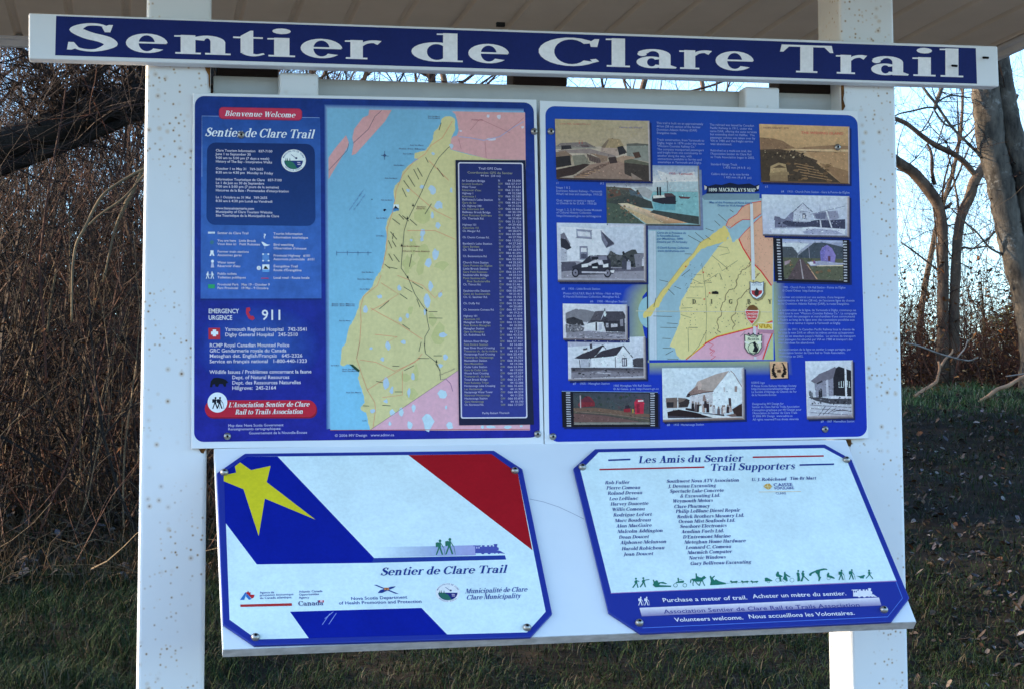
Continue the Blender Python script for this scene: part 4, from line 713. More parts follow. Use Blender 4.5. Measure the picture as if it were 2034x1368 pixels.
# photographs: base quad, frame, then the picture
class Photo(Sheet):
    def __init__(s, q, base, frame=None, shadow=3.5, off=.0012):
        super().__init__(PA, off, WHT); s.q = q; s.lay = []
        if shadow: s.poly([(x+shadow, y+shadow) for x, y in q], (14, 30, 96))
        if frame: s.poly(q, frame)
        s.poly(q, base)
    def poly(s, pts, c):
        super().poly(pts, c); s.lay.append((pts, c[0] if isinstance(c, list) else c))
    def grain(s, n):                         # small tonal flecks, each a shade off the tone it lies on
        lay = list(s.lay); (ax, ay), (bx, by), (cx, cy), (dx, dy) = s.q
        for _ in range(n):
            x, y = s.P((random.uniform(.03, .96), random.uniform(.04, .94)))[0]; hit = None
            for i in range(len(lay)-1, -1, -1):
                P = lay[i][0]; ins = False; m = len(P); k = m-1
                for t in range(m):
                    if (P[t][1] > y) != (P[k][1] > y) and x < (P[k][0]-P[t][0])*(y-P[t][1])/(P[k][1]-P[t][1])+P[t][0]: ins = not ins
                    k = t
                if ins: hit = i; break
            if hit is None: continue
            c = lay[hit][1]; f = random.uniform(.93, 1.06) if hit < 3 else random.uniform(.66, 1.36); r = random.uniform(.5, 1.5)
            Sheet.poly(s, [(x+r*random.uniform(.6, 1.6)*math.cos(q), y+r*random.uniform(.5, 1.2)*math.sin(q)) for q in (0, 1.2, 2.4, 3.6, 4.9)], tuple(min(235, max(8, v*f)) for v in c))
    def P(s, *p):                            # picture coordinates, u right 0..1, v down 0..1
        (ax, ay), (bx, by), (cx, cy), (dx, dy) = s.q
        return [((ax*(1-u)+bx*u)*(1-v)+(dx*(1-u)+cx*u)*v, (ay*(1-u)+by*u)*(1-v)+(dy*(1-u)+cy*u)*v) for u, v in p]
    def p(s, c, *pts): s.poly(s.P(*pts), c)
    def l(s, c, w, *pts): s.line(s.P(*pts), w, c)
    def spots(s, n, u0, v0, u1, v1, cols, r0=.8, r1=2.4, asp=1.0):
        for i in range(n):
            a = s.P((random.uniform(u0, u1), random.uniform(v0, v1)))[0]; r = random.uniform(r0, r1); s.blob(a[0], a[1], r*asp, r, random.choice(cols), 6, .4)
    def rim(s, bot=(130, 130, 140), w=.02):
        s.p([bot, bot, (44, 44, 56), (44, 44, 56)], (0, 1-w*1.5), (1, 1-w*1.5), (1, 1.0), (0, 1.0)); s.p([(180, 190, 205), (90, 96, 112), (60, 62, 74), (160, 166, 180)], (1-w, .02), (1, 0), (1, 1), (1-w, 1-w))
    def out(s, mt='photo'):
        s.grain(380); return s.build('photo_print', M[mt], hs)
def fig(ph, u, v, h, c):                     # a small standing figure
    ph.p(c, (u-h*.12, v-h*.8), (u+h*.12, v-h*.8), (u+h*.14, v), (u-h*.14, v)); a = ph.P((u, v-h*.9))[0]; ph.ell(a[0], a[1], h*9, h*9, c, 7)
# harbour wharf postcard
ph = Photo([(1102, 237), (1290, 241), (1293, 362), (1105, 357)], [(150, 152, 128), (150, 154, 140), (150, 150, 146), (146, 146, 142)])
ph.p((160, 164, 158), (0, .45), (.5, .44), (1, .40), (1, .62), (0, .62)); ph.p([(112, 128, 128)]*2+[(120, 134, 136)]*2, (.75, .42), (1, .40), (1, .68), (.75, .62))
ph.p((120, 128, 128), (0, .44), (.3, .42), (.46, .47), (.0, .5)); ph.p((106, 108, 112), (0.05, .40), (.32, .37), (.42, .45), (.0, .46))
ph.p((84, 92, 92), (.75, .385), (.85, .37), (1, .385), (1, .405), (.75, .42))
ph.p((136, 132, 110), (.48, .47), (.56, .30), (.68, .31), (.72, .42), (.70, .48)); ph.p((110, 106, 96), (.48, .45), (.55, .325), (.57, .32), (.52, .47)); ph.p((44, 46, 52), (.65, .44), (.71, .42), (.75, .53), (.67, .58)); ph.p((148, 144, 142), (.48, .46), (.65, .46), (.67, .58), (.60, .60), (.47, .55))
ph.p((122, 122, 126), (.02, .52), (.36, .48), (.62, .58), (.66, .64), (.34, .56), (.05, .56)); ph.p((90, 84, 84), (.32, .56), (.48, .64), (.47, .73), (.36, .68)); ph.p((120, 110, 100), (.36, .55), (.55, .60), (.54, .68), (.48, .70), (.46, .63))
for i in range(8): ph.l((56, 52, 54), .9, (.33+i*.018, .58+i*.012), (.335+i*.018, .67+i*.012))
ph.p((46, 48, 54), (.06, .44), (.16, .43), (.17, .49), (.06, .51)); ph.p((84, 80, 86), (.26, .42), (.34, .42), (.36, .455), (.28, .46))
ph.p((112, 104, 96), (.0, .55), (.1, .52), (.17, .60), (.15, .70), (0, .72)); ph.p((40, 40, 44), (0.0, .63), (.15, .60), (.16, .76), (0, .81)); ph.p((110, 118, 112), (.17, .60), (.3, .58), (.36, .72), (.2, .80))
ph.p((52, 44, 44), (0, .84), (.3, .73), (.36, .74), (.18, .92), (0, .98)); ph.p([(130, 118, 112)]*3+[(120, 112, 106)]*2, (.36, .74), (.62, .66), (.74, .68), (.86, .99), (.16, .99)); ph.p((140, 130, 118), (.6, .64), (.72, .58), (.85, .60), (.74, .72))
for i in range(9): ph.l((70, 58, 54), 1.3, (.18+i*.035, .94-i*.024), (.32+i*.03, .93-i*.026))
for i in range(5): ph.l((160, 140, 116), 1.0, (.2+i*.05, .95-i*.03), (.30+i*.04, .955-i*.03))
ph.p((54, 48, 50), (.55, .62), (.63, .60), (.65, .70), (.57, .72)); ph.p((70, 58, 52), (.81, .53), (.88, .51), (.9, .60), (.84, .62)); ph.p((58, 56, 54), (.72, .68), (1, .72), (1, .98), (.9, .99), (.72, .88)); ph.p((84, 92, 84), (.72, .66), (.8, .63), (1, .70), (1, .735), (.72, .695)); ph.p((120, 116, 112), (.79, .86), (.92, .98), (.8, .98))
for u in (.25, .28): ph.l((150, 44, 50), 1.2, (u, .35), (u, .40))
ph.text("Yarmouth Wharf", *ph.P((.67, .13))[0], *ph.P((.92, .13))[0][:1], 4, (110, 116, 150)); ph.text("D.A.R. PIER, YARMOUTH, N.S.", *ph.P((.05, .09))[0], *ph.P((.38, .09))[0][:1], 3, (150, 106, 96))
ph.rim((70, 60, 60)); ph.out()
# steamer at the harbour
q = [(1203, 328), (1388, 330), (1392, 450), (1205, 448)]
ph = Photo(q, (150, 174, 196), None, 0, .0009)
ph.v = []; ph.f = []; ph.c = []; ph.lay = []
L_ = [(0, .30), (.495, .30), (.495, 0), (1, 0), (1, 1), (0, 1)]
ph.poly([(x+5, y+8) for x, y in ph.P(*L_)], (96, 120, 160)); ph.p([(170, 190, 206)]*3+[(160, 186, 206)]+[(120, 172, 186)]*2, *L_)
ph.p([(120, 150, 190), (120, 150, 190), (190, 204, 214), (190, 204, 214)], (.5, 0), (.99, 0), (.99, .26), (.5, .28)); ph.p((178, 196, 210), (.55, .08), (.7, .16), (.95, .10), (.96, .24), (.6, .25))
ph.p((110, 168, 184), (.48, .44), (.98, .43), (.98, .84), (.5, .76)); ph.p((90, 150, 172), (.5, .62), (.74, .60), (.73, .74), (.52, .74)); ph.l((120, 140, 156), .8, (.5, .435), (.98, .43))
ph.p([(84, 92, 88), (96, 76, 70), (56, 64, 68), (52, 66, 62)], (0, .36), (.26, .38), (.36, .48), (.0, .66)); ph.p((72, 92, 108), (.24, .40), (.36, .46), (.42, .60), (.28, .60)); ph.p((54, 64, 66), (.30, .50), (.48, .60), (.50, .72), (.2, .68), (0, .62)); ph.p((84, 70, 64), (.02, .42), (.14, .40), (.16, .50), (.02, .56)); ph.p((142, 158, 170), (.30, .38), (.42, .36), (.5, .44), (.46, .56), (.38, .50))
ph.spots(26, .02, .40, .36, .66, [(60, 70, 66), (100, 80, 74), (80, 96, 92), (40, 52, 56)], 1, 3)
ph.p([(180, 184, 172), (190, 186, 160), (176, 140, 110), (120, 112, 90)], (.12, .64), (.22, .63), (.86, .95), (.6, .97)); ph.p((164, 158, 132), (.14, .66), (.62, .97), (.42, .97)); ph.p((66, 84, 78), (0, .62), (.14, .66), (.4, .97), (0, .98)); ph.spots(30, .01, .68, .3, .94, [(80, 96, 84), (52, 66, 64), (120, 104, 84), (96, 84, 76)], 1, 2.6); ph.p((54, 66, 68), (.5, .74), (.98, .84), (.98, .97), (.86, .95), (.46, .78))
ph.p((36, 38, 52), (.49, .52), (.74, .50), (.74, .64), (.6, .64), (.49, .60)); ph.p((196, 204, 210), (.50, .50), (.62, .49), (.63, .53), (.5, .55)); ph.p((70, 60, 70), (.62, .46), (.70, .46), (.74, .51), (.62, .52))
for u in (.55, .577): ph.p((26, 26, 36), (u-.009, .36), (u+.009, .36), (u+.009, .50), (u-.009, .50))
ph.l((50, 50, 60), .9, (.65, .20), (.66, .47)); ph.l((110, 120, 136), .5, (.65, .22), (.70, .42)); ph.p((84, 60, 70), (.77, .51), (.9, .52), (.88, .55), (.79, .545)); ph.l((70, 70, 84), .6, (.82, .46), (.82, .52)); ph.l((70, 70, 84), .6, (.86, .48), (.86, .52))
ph.text("1920 - Yarmouth", *ph.P((.67, .15))[0], *ph.P((.93, .15))[0][:1], 4, (150, 44, 70)); ph.p((60, 64, 66), (0, .975), (1, .975), (1, 1), (0, 1)); ph.p((110, 120, 130), (.985, 0), (1, 0), (1, 1), (.985, .98)); ph.p([(90, 104, 130)]*2+[(150, 168, 190)]*2, (0, .30), (.495, .30), (.495, .36), (0, .36))
ph.out()
# bay postcard
ph = Photo([(1507.5, 247), (1687, 252.5), (1687.5, 367), (1511.5, 363)], [(176, 160, 126), (172, 156, 122), (136, 118, 92), (132, 116, 92)])
ph.p([(150, 138, 110)]*2+[(158, 140, 112)]*2, (.3, .42), (1, .36), (1, .62), (.62, .64)); ph.p((120, 104, 84), (0, .23), (.14, .24), (.26, .28), (.34, .36), (.40, .40), (.2, .44), (0, .44)); ph.p((128, 112, 90), (.38, .40), (.6, .36), (.8, .33), (1, .335), (1, .39), (.5, .41)); ph.p((178, 168, 140), (.34, .415), (1, .40), (1, .435), (.36, .44)); ph.l((84, 76, 66), 1.1, (.34, .445), (.8, .455))
ph.p([(150, 132, 104)]*5, (.52, .46), (1, .44), (1, .78), (.8, .68), (.62, .58)); ph.p((124, 106, 82), (.66, .64), (1, .78), (1, .98), (.9, .97))
ph.p([(70, 62, 52)]*6, (0, .44), (.2, .42), (.42, .46), (.54, .55), (.64, .60), (.62, .66)); ph.p([(62, 56, 46)]*6, (0, .44), (.5, .52), (.64, .66), (.90, .98), (.0, .98), (0, .6)); ph.spots(46, .02, .44, .5, .6, [(50, 46, 40), (90, 82, 66), (150, 144, 124), (40, 38, 34)], .8, 2.6); ph.spots(40, .3, .66, .78, .96, [(90, 76, 56), (70, 60, 46), (110, 94, 70)], 1, 3, 2.2)
for i in range(5): ph.l((140, 122, 94), 1.2, (.38+i*.02, .66+i*.05), (.60+i*.05, .72+i*.055))
ph.p((150, 140, 110), (.11, .72), (.2, .655), (.28, .68), (.30, .84), (.10, .86)); ph.p((84, 76, 60), (.13, .75), (.21, .69), (.29, .74)); ph.p((128, 118, 92), (.10, .83), (.31, .81), (.32, .86), (.09, .88)); ph.p((120, 110, 86), (.10, .88), (.30, .86), (.30, .97), (.10, .97))
ph.text("DIGBY, GRAND VIEW", *ph.P((.04, .075))[0], *ph.P((.33, .085))[0][:1], 3, (120, 100, 96)); ph.text("THE WISHING ISLAND", *ph.P((.46, .15))[0], *ph.P((.93, .165))[0][:1], 5, (176, 104, 96), it=.1)
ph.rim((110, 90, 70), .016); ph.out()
# church point station, black and white
ph = Photo([(1512.5, 387), (1687, 390.5), (1687, 472.5), (1515, 469)], [(176, 204, 228), (172, 196, 222), (150, 172, 208), (160, 180, 214)])
d1 = (56, 64, 92); md = (96, 108, 140); lt = (164, 186, 214)
ph.p([(130, 150, 186)]*4, (.1, .62), (.3, .60), (.95, .70), (.95, .78)); ph.p(md, (.14, .62), (.2, .56), (.3, .62), (.95, .60), (.95, .80), (.5, .78), (.14, .80)); ph.p(d1, (.22, .68), (.27, .62), (.5, .66), (.6, .60), (.8, .58), (.95, .56), (.95, .79), (.6, .76), (.3, .76)); ph.spots(50, .15, .6, .95, .79, [(40, 48, 76), (120, 134, 164), (76, 88, 120)], .6, 1.8)
ph.p((110, 124, 158), (.25, .60), (.33, .42), (.40, .44), (.40, .64)); ph.p(lt, (.35, .64), (.36, .42), (.47, .20), (.56, .40), (.555, .64)); ph.l((60, 66, 96), 1.5, (.34, .44), (.465, .19), (.575, .40)); ph.p((60, 70, 100), (.46, .44), (.495, .44), (.495, .57), (.46, .57)); ph.p((190, 205, 225), (.468, .47), (.487, .47), (.487, .55), (.468, .55)); ph.l((90, 104, 140), .8, (.43, .40), (.52, .40))
ph.p((124, 138, 168), (.58, .44), (.72, .38), (.86, .36), (.88, .54), (.78, .60), (.6, .56)); ph.p((90, 102, 134), (.60, .46), (.73, .40), (.72, .56), (.62, .56)); ph.l((84, 96, 128), .8, (.55, .46), (.95, .24)); ph.p((178, 200, 226), (.32, .82), (.55, .76), (.95, .80), (.95, .94), (.1, .94), (.1, .84)); ph.p((140, 158, 192), (.46, .88), (.6, .80), (.85, .84), (.93, .93), (.48, .94)); ph.spots(24, .5, .82, .9, .93, [(100, 116, 150), (150, 168, 200)], .4, 1.2, 1.8)
ph.p((176, 196, 220), (.655, .60), (.67, .60), (.68, .78), (.665, .78)); ph.p((176, 196, 220), (.725, .36), (.74, .36), (.80, .76), (.785, .77)); ph.l((110, 124, 156), .7, (.66, .22), (.665, .6)); ph.p((90, 100, 130), (.13, .62), (.14, .52), (.20, .54), (.21, .66))
ph.rim((120, 130, 150), .03); ph.out()
def film(q, pic):
    ph = Photo(q, (18, 18, 30))
    for u in (pic[2]-.095*1.0, pic[3]+.028):
        for i in range(15): v = .03+i*.065; ph.p((150, 168, 190), (u, v), (u+.045, v), (u+.045, v+.03), (u, v+.03))
    return ph
ph = film([(1535, 473), (1687, 477), (1688, 563), (1539, 559)], (0, 0, .14, .89))
def pp(c, *pts): ph.p(c, *[(.12+.79*u, .02+.93*v) for u, v in pts])
pp([(150, 170, 200), (130, 150, 190), (76, 78, 72), (70, 74, 76)], (0, 0), (1, 0), (1, 1), (0, 1)); pp((176, 200, 220), (0, .08), (.45, .1), (.3, .26), (.25, .34), (.18, .2), (0, .18)); pp((66, 78, 90), (0, .2), (.16, .19), (.25, .36), (.24, .46), (0, .48)); pp((60, 74, 90), (.25, .40), (.42, .2), (.52, .08), (.66, .06), (.8, .1), (1, .16), (1, .46), (.25, .46)); pp((78, 88, 76), (0, .46), (1, .46), (1, .98), (0, .98)); ph.spots(30, .13, .5, .9, .94, [(90, 84, 70), (70, 84, 70), (110, 92, 70), (84, 96, 84)], 1, 3, 1.6)
pp((78, 72, 80), (.27, .48), (.32, .48), (.56, .99), (.06, .99)); pp((140, 146, 160), (.28, .5), (.29, .5), (.335, .98), (.31, .98)); pp((170, 150, 130), (.4, .64), (.42, .66), (.57, .98), (.545, .98)); pp((136, 130, 146), (.02, .56), (.12, .52), (.1, .6), (.02, .66))
pp((116, 116, 184), (.62, .3), (.66, .18), (.74, .12), (.82, .2), (.88, .38), (.86, .56), (.64, .60)); pp((100, 104, 176), (.62, .3), (.74, .11), (.70, .34), (.66, .58), (.63, .58)); pp((80, 56, 80), (.75, .4), (.79, .4), (.79, .52), (.75, .52)); pp((140, 156, 190), (.4, .56), (.62, .52), (.9, .56), (1, .56), (1, .6), (.46, .66)); pp((190, 204, 220), (.4, .56), (.52, .55), (.54, .62), (.46, .64)); pp((200, 190, 170), (.56, .64), (1, .61), (1, .635), (.56, .66)); ph.l((150, 160, 190), .7, (.46, .12), (.47, .46)); pp((110, 80, 130), (.5, .54), (.53, .52), (.54, .6), (.5, .6))
pp([(120, 146, 200)]*2+[(160, 180, 210)]*2, (0, 0), (1, 0), (1, .05), (0, .10)); ph.out()
# automobile by the station, black and white
ph = Photo([(1105.5, 443), (1283, 445.5), (1284, 562), (1108, 561)], [(172, 196, 222), (172, 200, 226), (150, 166, 192), (160, 176, 200)])
d1 = (44, 48, 64); ph.p((184, 206, 228), (.04, .06), (.52, .1), (.60, .36), (.54, .62), (.3, .66), (.04, .64)); ph.p((96, 104, 124), (.04, .2), (.08, .16), (.15, .36), (.12, .44), (.04, .42)); ph.p((40, 44, 58), (.04, .26), (.1, .28), (.16, .42), (.11, .46), (.04, .4)); ph.p((150, 168, 192), (.04, .42), (.11, .46), (.11, .64), (.04, .64)); ph.p((100, 110, 136), (.49, .12), (.64, .33), (.64, .36), (.55, .42), (.5, .28)); ph.p((60, 66, 86), (.5, .14), (.64, .34), (.55, .41), (.57, .34)); ph.p((120, 136, 164), (.215, .1), (.39, .12), (.39, .27), (.22, .25)); ph.p((180, 200, 222), (.23, .14), (.37, .155), (.375, .235), (.235, .22)); ph.l((90, 100, 126), .8, (.21, .25), (.395, .27))
ph.p((110, 122, 150), (.25, .39), (.34, .39), (.345, .62), (.25, .62)); ph.p((186, 204, 224), (.265, .42), (.33, .42), (.33, .49), (.265, .49)); ph.p((70, 78, 104), (.265, .52), (.33, .52), (.33, .60), (.265, .60))
ph.p((58, 66, 72), (.56, .56), (.60, .46), (.66, .52), (.72, .54), (.78, .48), (.84, .44), (.88, .44), (.9, .5), (.98, .5), (.98, .74), (.56, .76)); ph.spots(36, .56, .5, .88, .74, [(40, 46, 54), (76, 84, 92), (30, 36, 44)], 1.5, 4); ph.p((110, 120, 140), (.86, .52), (.98, .50), (.98, .72), (.88, .74)); ph.p((126, 136, 156), (.04, .66), (.2, .64), (.6, .74), (.98, .74), (.98, .94), (.04, .94)); ph.p((84, 90, 110), (.55, .76), (.98, .74), (.98, .8), (.6, .82)); ph.p((70, 76, 96), (.04, .66), (.2, .66), (.24, .8), (.04, .82))
ph.p(d1, (.16, .74), (.28, .66), (.36, .55), (.56, .54), (.60, .64), (.60, .86), (.2, .88)); ph.p((110, 120, 146), (.37, .56), (.55, .55), (.56, .62), (.38, .63)); ph.p((30, 34, 48), (.38, .57), (.46, .565), (.46, .62), (.38, .625)); ph.p((170, 186, 208), (.34, .68), (.42, .62), (.5, .62), (.52, .70), (.34, .72)); ph.p((26, 30, 42), (.38, .69), (.45, .66), (.47, .72), (.38, .74)); ph.p((190, 206, 224), (.27, .70), (.34, .68), (.34, .74), (.27, .75)); ph.p((190, 206, 224), (.51, .70), (.57, .68), (.57, .74), (.51, .75)); ph.p((190, 206, 224), (.39, .735), (.45, .735), (.45, .76), (.39, .76))
for u in (.2, .56): a = ph.P((u, .84))[0]; ph.ell(a[0], a[1], 7.5, 9.5, (30, 34, 46), 14); ph.ell(a[0], a[1], 5, 6.5, (104, 112, 134), 14); ph.ell(a[0], a[1], 1.6, 2, (40, 44, 58), 8)
ph.p((160, 174, 198), (.27, .815), (.55, .82), (.55, .85), (.27, .845)); fig(ph, .61, .86, .12, (56, 62, 80)); ph.p((190, 204, 222), (.59, .80), (.64, .79), (.63, .84), (.6, .84)); fig(ph, .75, .78, .2, (60, 66, 84)); fig(ph, .8, .78, .17, (150, 164, 190)); fig(ph, .97, .72, .16, (170, 186, 210))
ph.p([(150, 170, 200)]*2+[(180, 200, 224)]*2, (.57, .005), (1, .005), (1, .035), (.57, .06)); ph.rim((120, 124, 140), .03); ph.out()
# low station, black and white
ph = Photo([(1117.5, 603.5), (1246, 605.5), (1247, 677), (1118.5, 675.5)], [(184, 204, 224), (170, 190, 214), (170, 186, 210), (176, 192, 214)])
ph.p((110, 120, 136), (.04, .26), (.2, .14), (.36, .16), (.5, .22), (.42, .5), (.04, .5)); ph.p((50, 54, 64), (.05, .42), (.16, .36), (.3, .46), (.33, .60), (.2, .60), (.05, .55)); ph.p((96, 104, 118), (.04, .56), (.24, .58), (.33, .66), (.3, .82), (.04, .80)); ph.spots(40, .05, .54, .32, .8, [(150, 160, 176), (60, 66, 78), (110, 118, 134)], .7, 2)
ph.p((74, 78, 92), (.42, .46), (.5, .2), (.64, .18), (.58, .46)); ph.p((60, 64, 78), (.58, .46), (.66, .2), (.93, .19), (.98, .36), (.9, .46)); ph.p((84, 90, 104), (.33, .6), (.42, .46), (.5, .48), (.48, .62)); ph.p((34, 36, 48), (.42, .46), (.9, .46), (.9, .5), (.42, .49)); ph.p((190, 206, 224), (.33, .56), (.5, .5), (.62, .5), (.62, .75), (.52, .74), (.33, .68)); ph.p((40, 44, 56), (.5, .5), (.525, .5), (.525, .74), (.5, .74)); ph.p((160, 176, 200), (.55, .53), (.6, .53), (.6, .72), (.55, .72)); ph.p((44, 48, 60), (.62, .48), (.9, .48), (.95, .38), (.96, .76), (.66, .76)); ph.p((150, 164, 186), (.66, .52), (.7, .52), (.7, .64), (.66, .64)); ph.p((170, 184, 204), (.74, .54), (.84, .54), (.84, .62), (.74, .64)); ph.p((120, 130, 150), (.88, .42), (.93, .4), (.93, .6), (.88, .6)); ph.p((200, 214, 230), (.635, .2), (.66, .2), (.665, .34), (.635, .34)); ph.p((60, 64, 76), (.64, .12), (.655, .12), (.655, .2), (.64, .2))
ph.p((120, 130, 150), (.05, .8), (.4, .74), (.66, .78), (.96, .76), (.96, .94), (.05, .94)); ph.l((50, 54, 66), 1.2, (.66, .78), (.95, .8)); ph.l((160, 172, 194), 1.2, (.66, .83), (.96, .88)); ph.spots(26, .1, .8, .95, .93, [(90, 98, 116), (150, 160, 182)], .5, 1.4, 2.4); ph.rim((120, 120, 136), .035); ph.out()
# white station, black and white
ph = Photo([(1127.5, 673), (1282, 668.5), (1284, 753), (1128.5, 756)], [(180, 206, 228), (176, 200, 224), (160, 176, 200), (170, 186, 208)], None, 3.5, .0009)
ph.p((150, 166, 194), (0, 0), (.78, .0), (.78, .13), (0, .19)); ph.p((48, 50, 64), (.08, .46), (.2, .34), (.27, .30), (.44, .17), (.47, .2), (.36, .42), (.29, .49), (.14, .48)); ph.p((48, 50, 64), (.29, .48), (.42, .31), (.71, .19), (.63, .42), (.55, .44)); ph.p((188, 208, 228), (.60, .46), (.72, .2), (.82, .48), (.82, .70), (.60, .70)); ph.p((192, 210, 230), (.3, .47), (.60, .44), (.60, .70), (.3, .68)); ph.p((192, 210, 230), (.36, .42), (.45, .2), (.48, .27), (.41, .33), (.33, .45)); ph.p((150, 168, 192), (.16, .5), (.29, .48), (.29, .68), (.16, .68)); ph.l((40, 44, 56), 1.6, (.45, .17), (.49, .27)); ph.l((40, 44, 56), 1.8, (.71, .19), (.83, .48)); ph.l((40, 44, 56), 1.2, (.605, .44), (.605, .70)); ph.l((44, 48, 60), 1.4, (.145, .5), (.155, .68)); ph.l((44, 48, 60), 1.1, (.27, .5), (.27, .68))
ph.p((60, 64, 80), (.69, .48), (.755, .48), (.755, .68), (.69, .68)); ph.p((170, 188, 210), (.70, .51), (.715, .51), (.715, .66), (.70, .66)); ph.p((170, 188, 210), (.725, .51), (.74, .51), (.74, .66), (.725, .66)); ph.p((60, 62, 76), (.28, .14), (.31, .13), (.315, .24), (.285, .25)); ph.p((190, 204, 220), (.2, .27), (.25, .25), (.25, .31), (.19, .36)); ph.p((56, 60, 74), (.19, .24), (.25, .22), (.25, .26), (.2, .28))
ph.p((60, 64, 76), (.83, .52), (.88, .49), (.97, .49), (.97, .72), (.83, .70)); ph.p([(56, 58, 70)]*3+[(120, 126, 144)]*2, (.04, .68), (.6, .71), (.97, .73), (.97, .92), (.04, .94)); ph.p((110, 118, 136), (.04, .8), (.5, .76), (.9, .9), (.04, .93)); ph.p((170, 184, 206), (.36, .8), (.55, .84), (.54, .85), (.35, .82)); ph.spots(30, .06, .72, .92, .9, [(40, 44, 54), (90, 96, 112)], .6, 1.8, 2.2); ph.rim((140, 146, 160), .035); ph.out()
# colour film strip with red station
ph = film([(1115, 776), (1306.5, 778), (1307.5, 847), (1117, 848)], (0, 0, .14, .89))
pp([(50, 62, 74), (60, 66, 84), (70, 78, 76), (70, 76, 76)], (0, .02), (1, .02), (1, .96), (0, .96)); ph.spots(40, .13, .06, .88, .45, [(40, 56, 60), (56, 72, 80), (70, 66, 76), (44, 60, 56)], 1.5, 4); pp((104, 40, 52), (.06, .38), (.1, .24), (.17, .12), (.22, .14), (.28, .3), (.28, .42), (.08, .46)); pp((84, 40, 56), (.1, .26), (.18, .12), (.27, .3), (.12, .3)); pp((150, 150, 160), (.085, .1), (.1, .1), (.1, .5), (.085, .5)); pp((96, 84, 76), (0, .48), (.3, .46), (.7, .58), (1, .66), (1, .76), (.4, .66), (0, .58)); pp((74, 78, 72), (0, .56), (.3, .58), (1, .8), (1, .97), (0, .97)); pp((92, 76, 78), (0, .64), (.3, .66), (.85, .88), (.9, .97), (0, .97)); ph.l((60, 56, 66), 1.2, (.14, .6), (.5, .68), (.9, .88)); ph.l((120, 104, 100), 1, (.14, .56), (.5, .63), (.9, .78)); pp((150, 40, 66), (.8, .3), (.83, .2), (.9, .2), (.93, .28), (.92, .64), (.81, .66)); pp((110, 30, 52), (.83, .34), (.87, .34), (.87, .62), (.83, .62)); pp((190, 190, 200), (.85, .23), (.92, .22), (.92, .27), (.85, .28)); pp((120, 36, 50), (.66, .5), (.75, .48), (.75, .6), (.66, .6)); pp((140, 130, 60), (.77, .5), (.79, .5), (.79, .62), (.77, .62)); pp((40, 36, 50), (.68, .4), (.73, .38), (.74, .48), (.68, .5)); pp([(96, 104, 104)]*2+[(130, 140, 140)]*2, (0, .9), (1, .9), (1, .97), (0, .97)); ph.l((110, 150, 210), 1.0, (0, 0), (1, 0)); ph.out()
# big gabled station with people, sepia
ph = Photo([(1314.5, 730.5), (1478, 729), (1479.5, 833), (1316.5, 838)], [(178, 208, 228), (176, 204, 226), (164, 190, 212), (176, 200, 220)])
def p10(c, *p): ph.poly(Q10(*p), c)
p10((150, 150, 152), (640, 600), (780, 460), (830, 360), (1180, 220), (1450, 150), (1130, 550), (700, 620)); p10((120, 108, 108), (620, 640), (660, 570), (830, 440), (860, 500), (1000, 540), (1160, 540), (680, 640)); p10((164, 160, 160), (830, 400), (870, 340), (920, 420), (900, 520), (840, 520)); p10((188, 212, 230), (1130, 560), (1450, 160), (1530, 190), (1700, 470), (1710, 760), (1480, 870), (1130, 900)); p10((40, 30, 38), (610, 660), (640, 590), (690, 590), (680, 660)); p10((170, 184, 200), (690, 640), (1130, 560), (1130, 900), (690, 880)); ph.line(Q10((640, 640), (960, 575), (1140, 550)), 1.6, (70, 60, 64)); ph.line(Q10((1470, 150), (1530, 200), (1710, 490)), 1.6, (120, 112, 112))
p10((96, 90, 90), (215, 680), (430, 670), (620, 690), (680, 760), (640, 860), (230, 880)); p10((46, 42, 46), (470, 770), (560, 740), (620, 690), (680, 720), (640, 850), (480, 850)); p10((40, 40, 46), (230, 760), (370, 760), (360, 860), (240, 860)); p10((176, 196, 212), (435, 670), (455, 670), (460, 880), (440, 880)); p10((170, 190, 206), (220, 900), (600, 880), (460, 900), (240, 940)); p10((34, 26, 30), (245, 950), (460, 900), (800, 960), (1150, 1060), (800, 1065), (260, 1065)); p10((60, 62, 76), (250, 1020), (600, 1040), (1000, 1065), (260, 1068)); p10((190, 206, 220), (880, 990), (1020, 1000), (1700, 1060), (1150, 1065)); p10((48, 36, 36), (1500, 900), (1640, 810), (1715, 780), (1710, 1040), (1560, 1040)); p10((96, 84, 84), (1380, 1010), (1560, 980), (1600, 1040), (1500, 1045)); p10((60, 50, 56), (1430, 680), (1480, 680), (1490, 830), (1440, 830)); p10((130, 124, 126), (1550, 450), (1600, 450), (1600, 560), (1550, 560)); p10((160, 170, 180), (1330, 470), (1365, 470), (1365, 560), (1340, 560)); p10((36, 28, 34), (600, 870), (800, 900), (850, 960), (1350, 1000), (1350, 1030), (900, 970), (600, 910))
for x, y, h, c in ((740, 930, 200, (30, 26, 34)), (800, 940, 190, (80, 76, 84)), (850, 950, 200, (40, 34, 40)), (890, 950, 160, (196, 210, 222)), (950, 960, 170, (150, 140, 140)), (985, 870, 190, (44, 40, 48)), (1030, 960, 230, (40, 30, 38)), (1090, 970, 170, (190, 206, 220)), (1150, 990, 180, (160, 170, 184)), (1240, 1000, 160, (84, 82, 92)), (1320, 990, 180, (130, 124, 128)), (1350, 980, 170, (180, 190, 200)), (1420, 970, 170, (50, 40, 46)), (1470, 950, 120, (150, 146, 150)), (960, 740, 120, (120, 110, 112))):
    p10(c, (x-24, y-h*.75), (x+24, y-h*.75), (x+30, y), (x-30, y)); a = Q10((x, y-h*.86))[0]; ph.ell(a[0], a[1], 1.9, 2.1, (120, 110, 108), 8)
ph.rim((140, 130, 130), .035); ph.out()
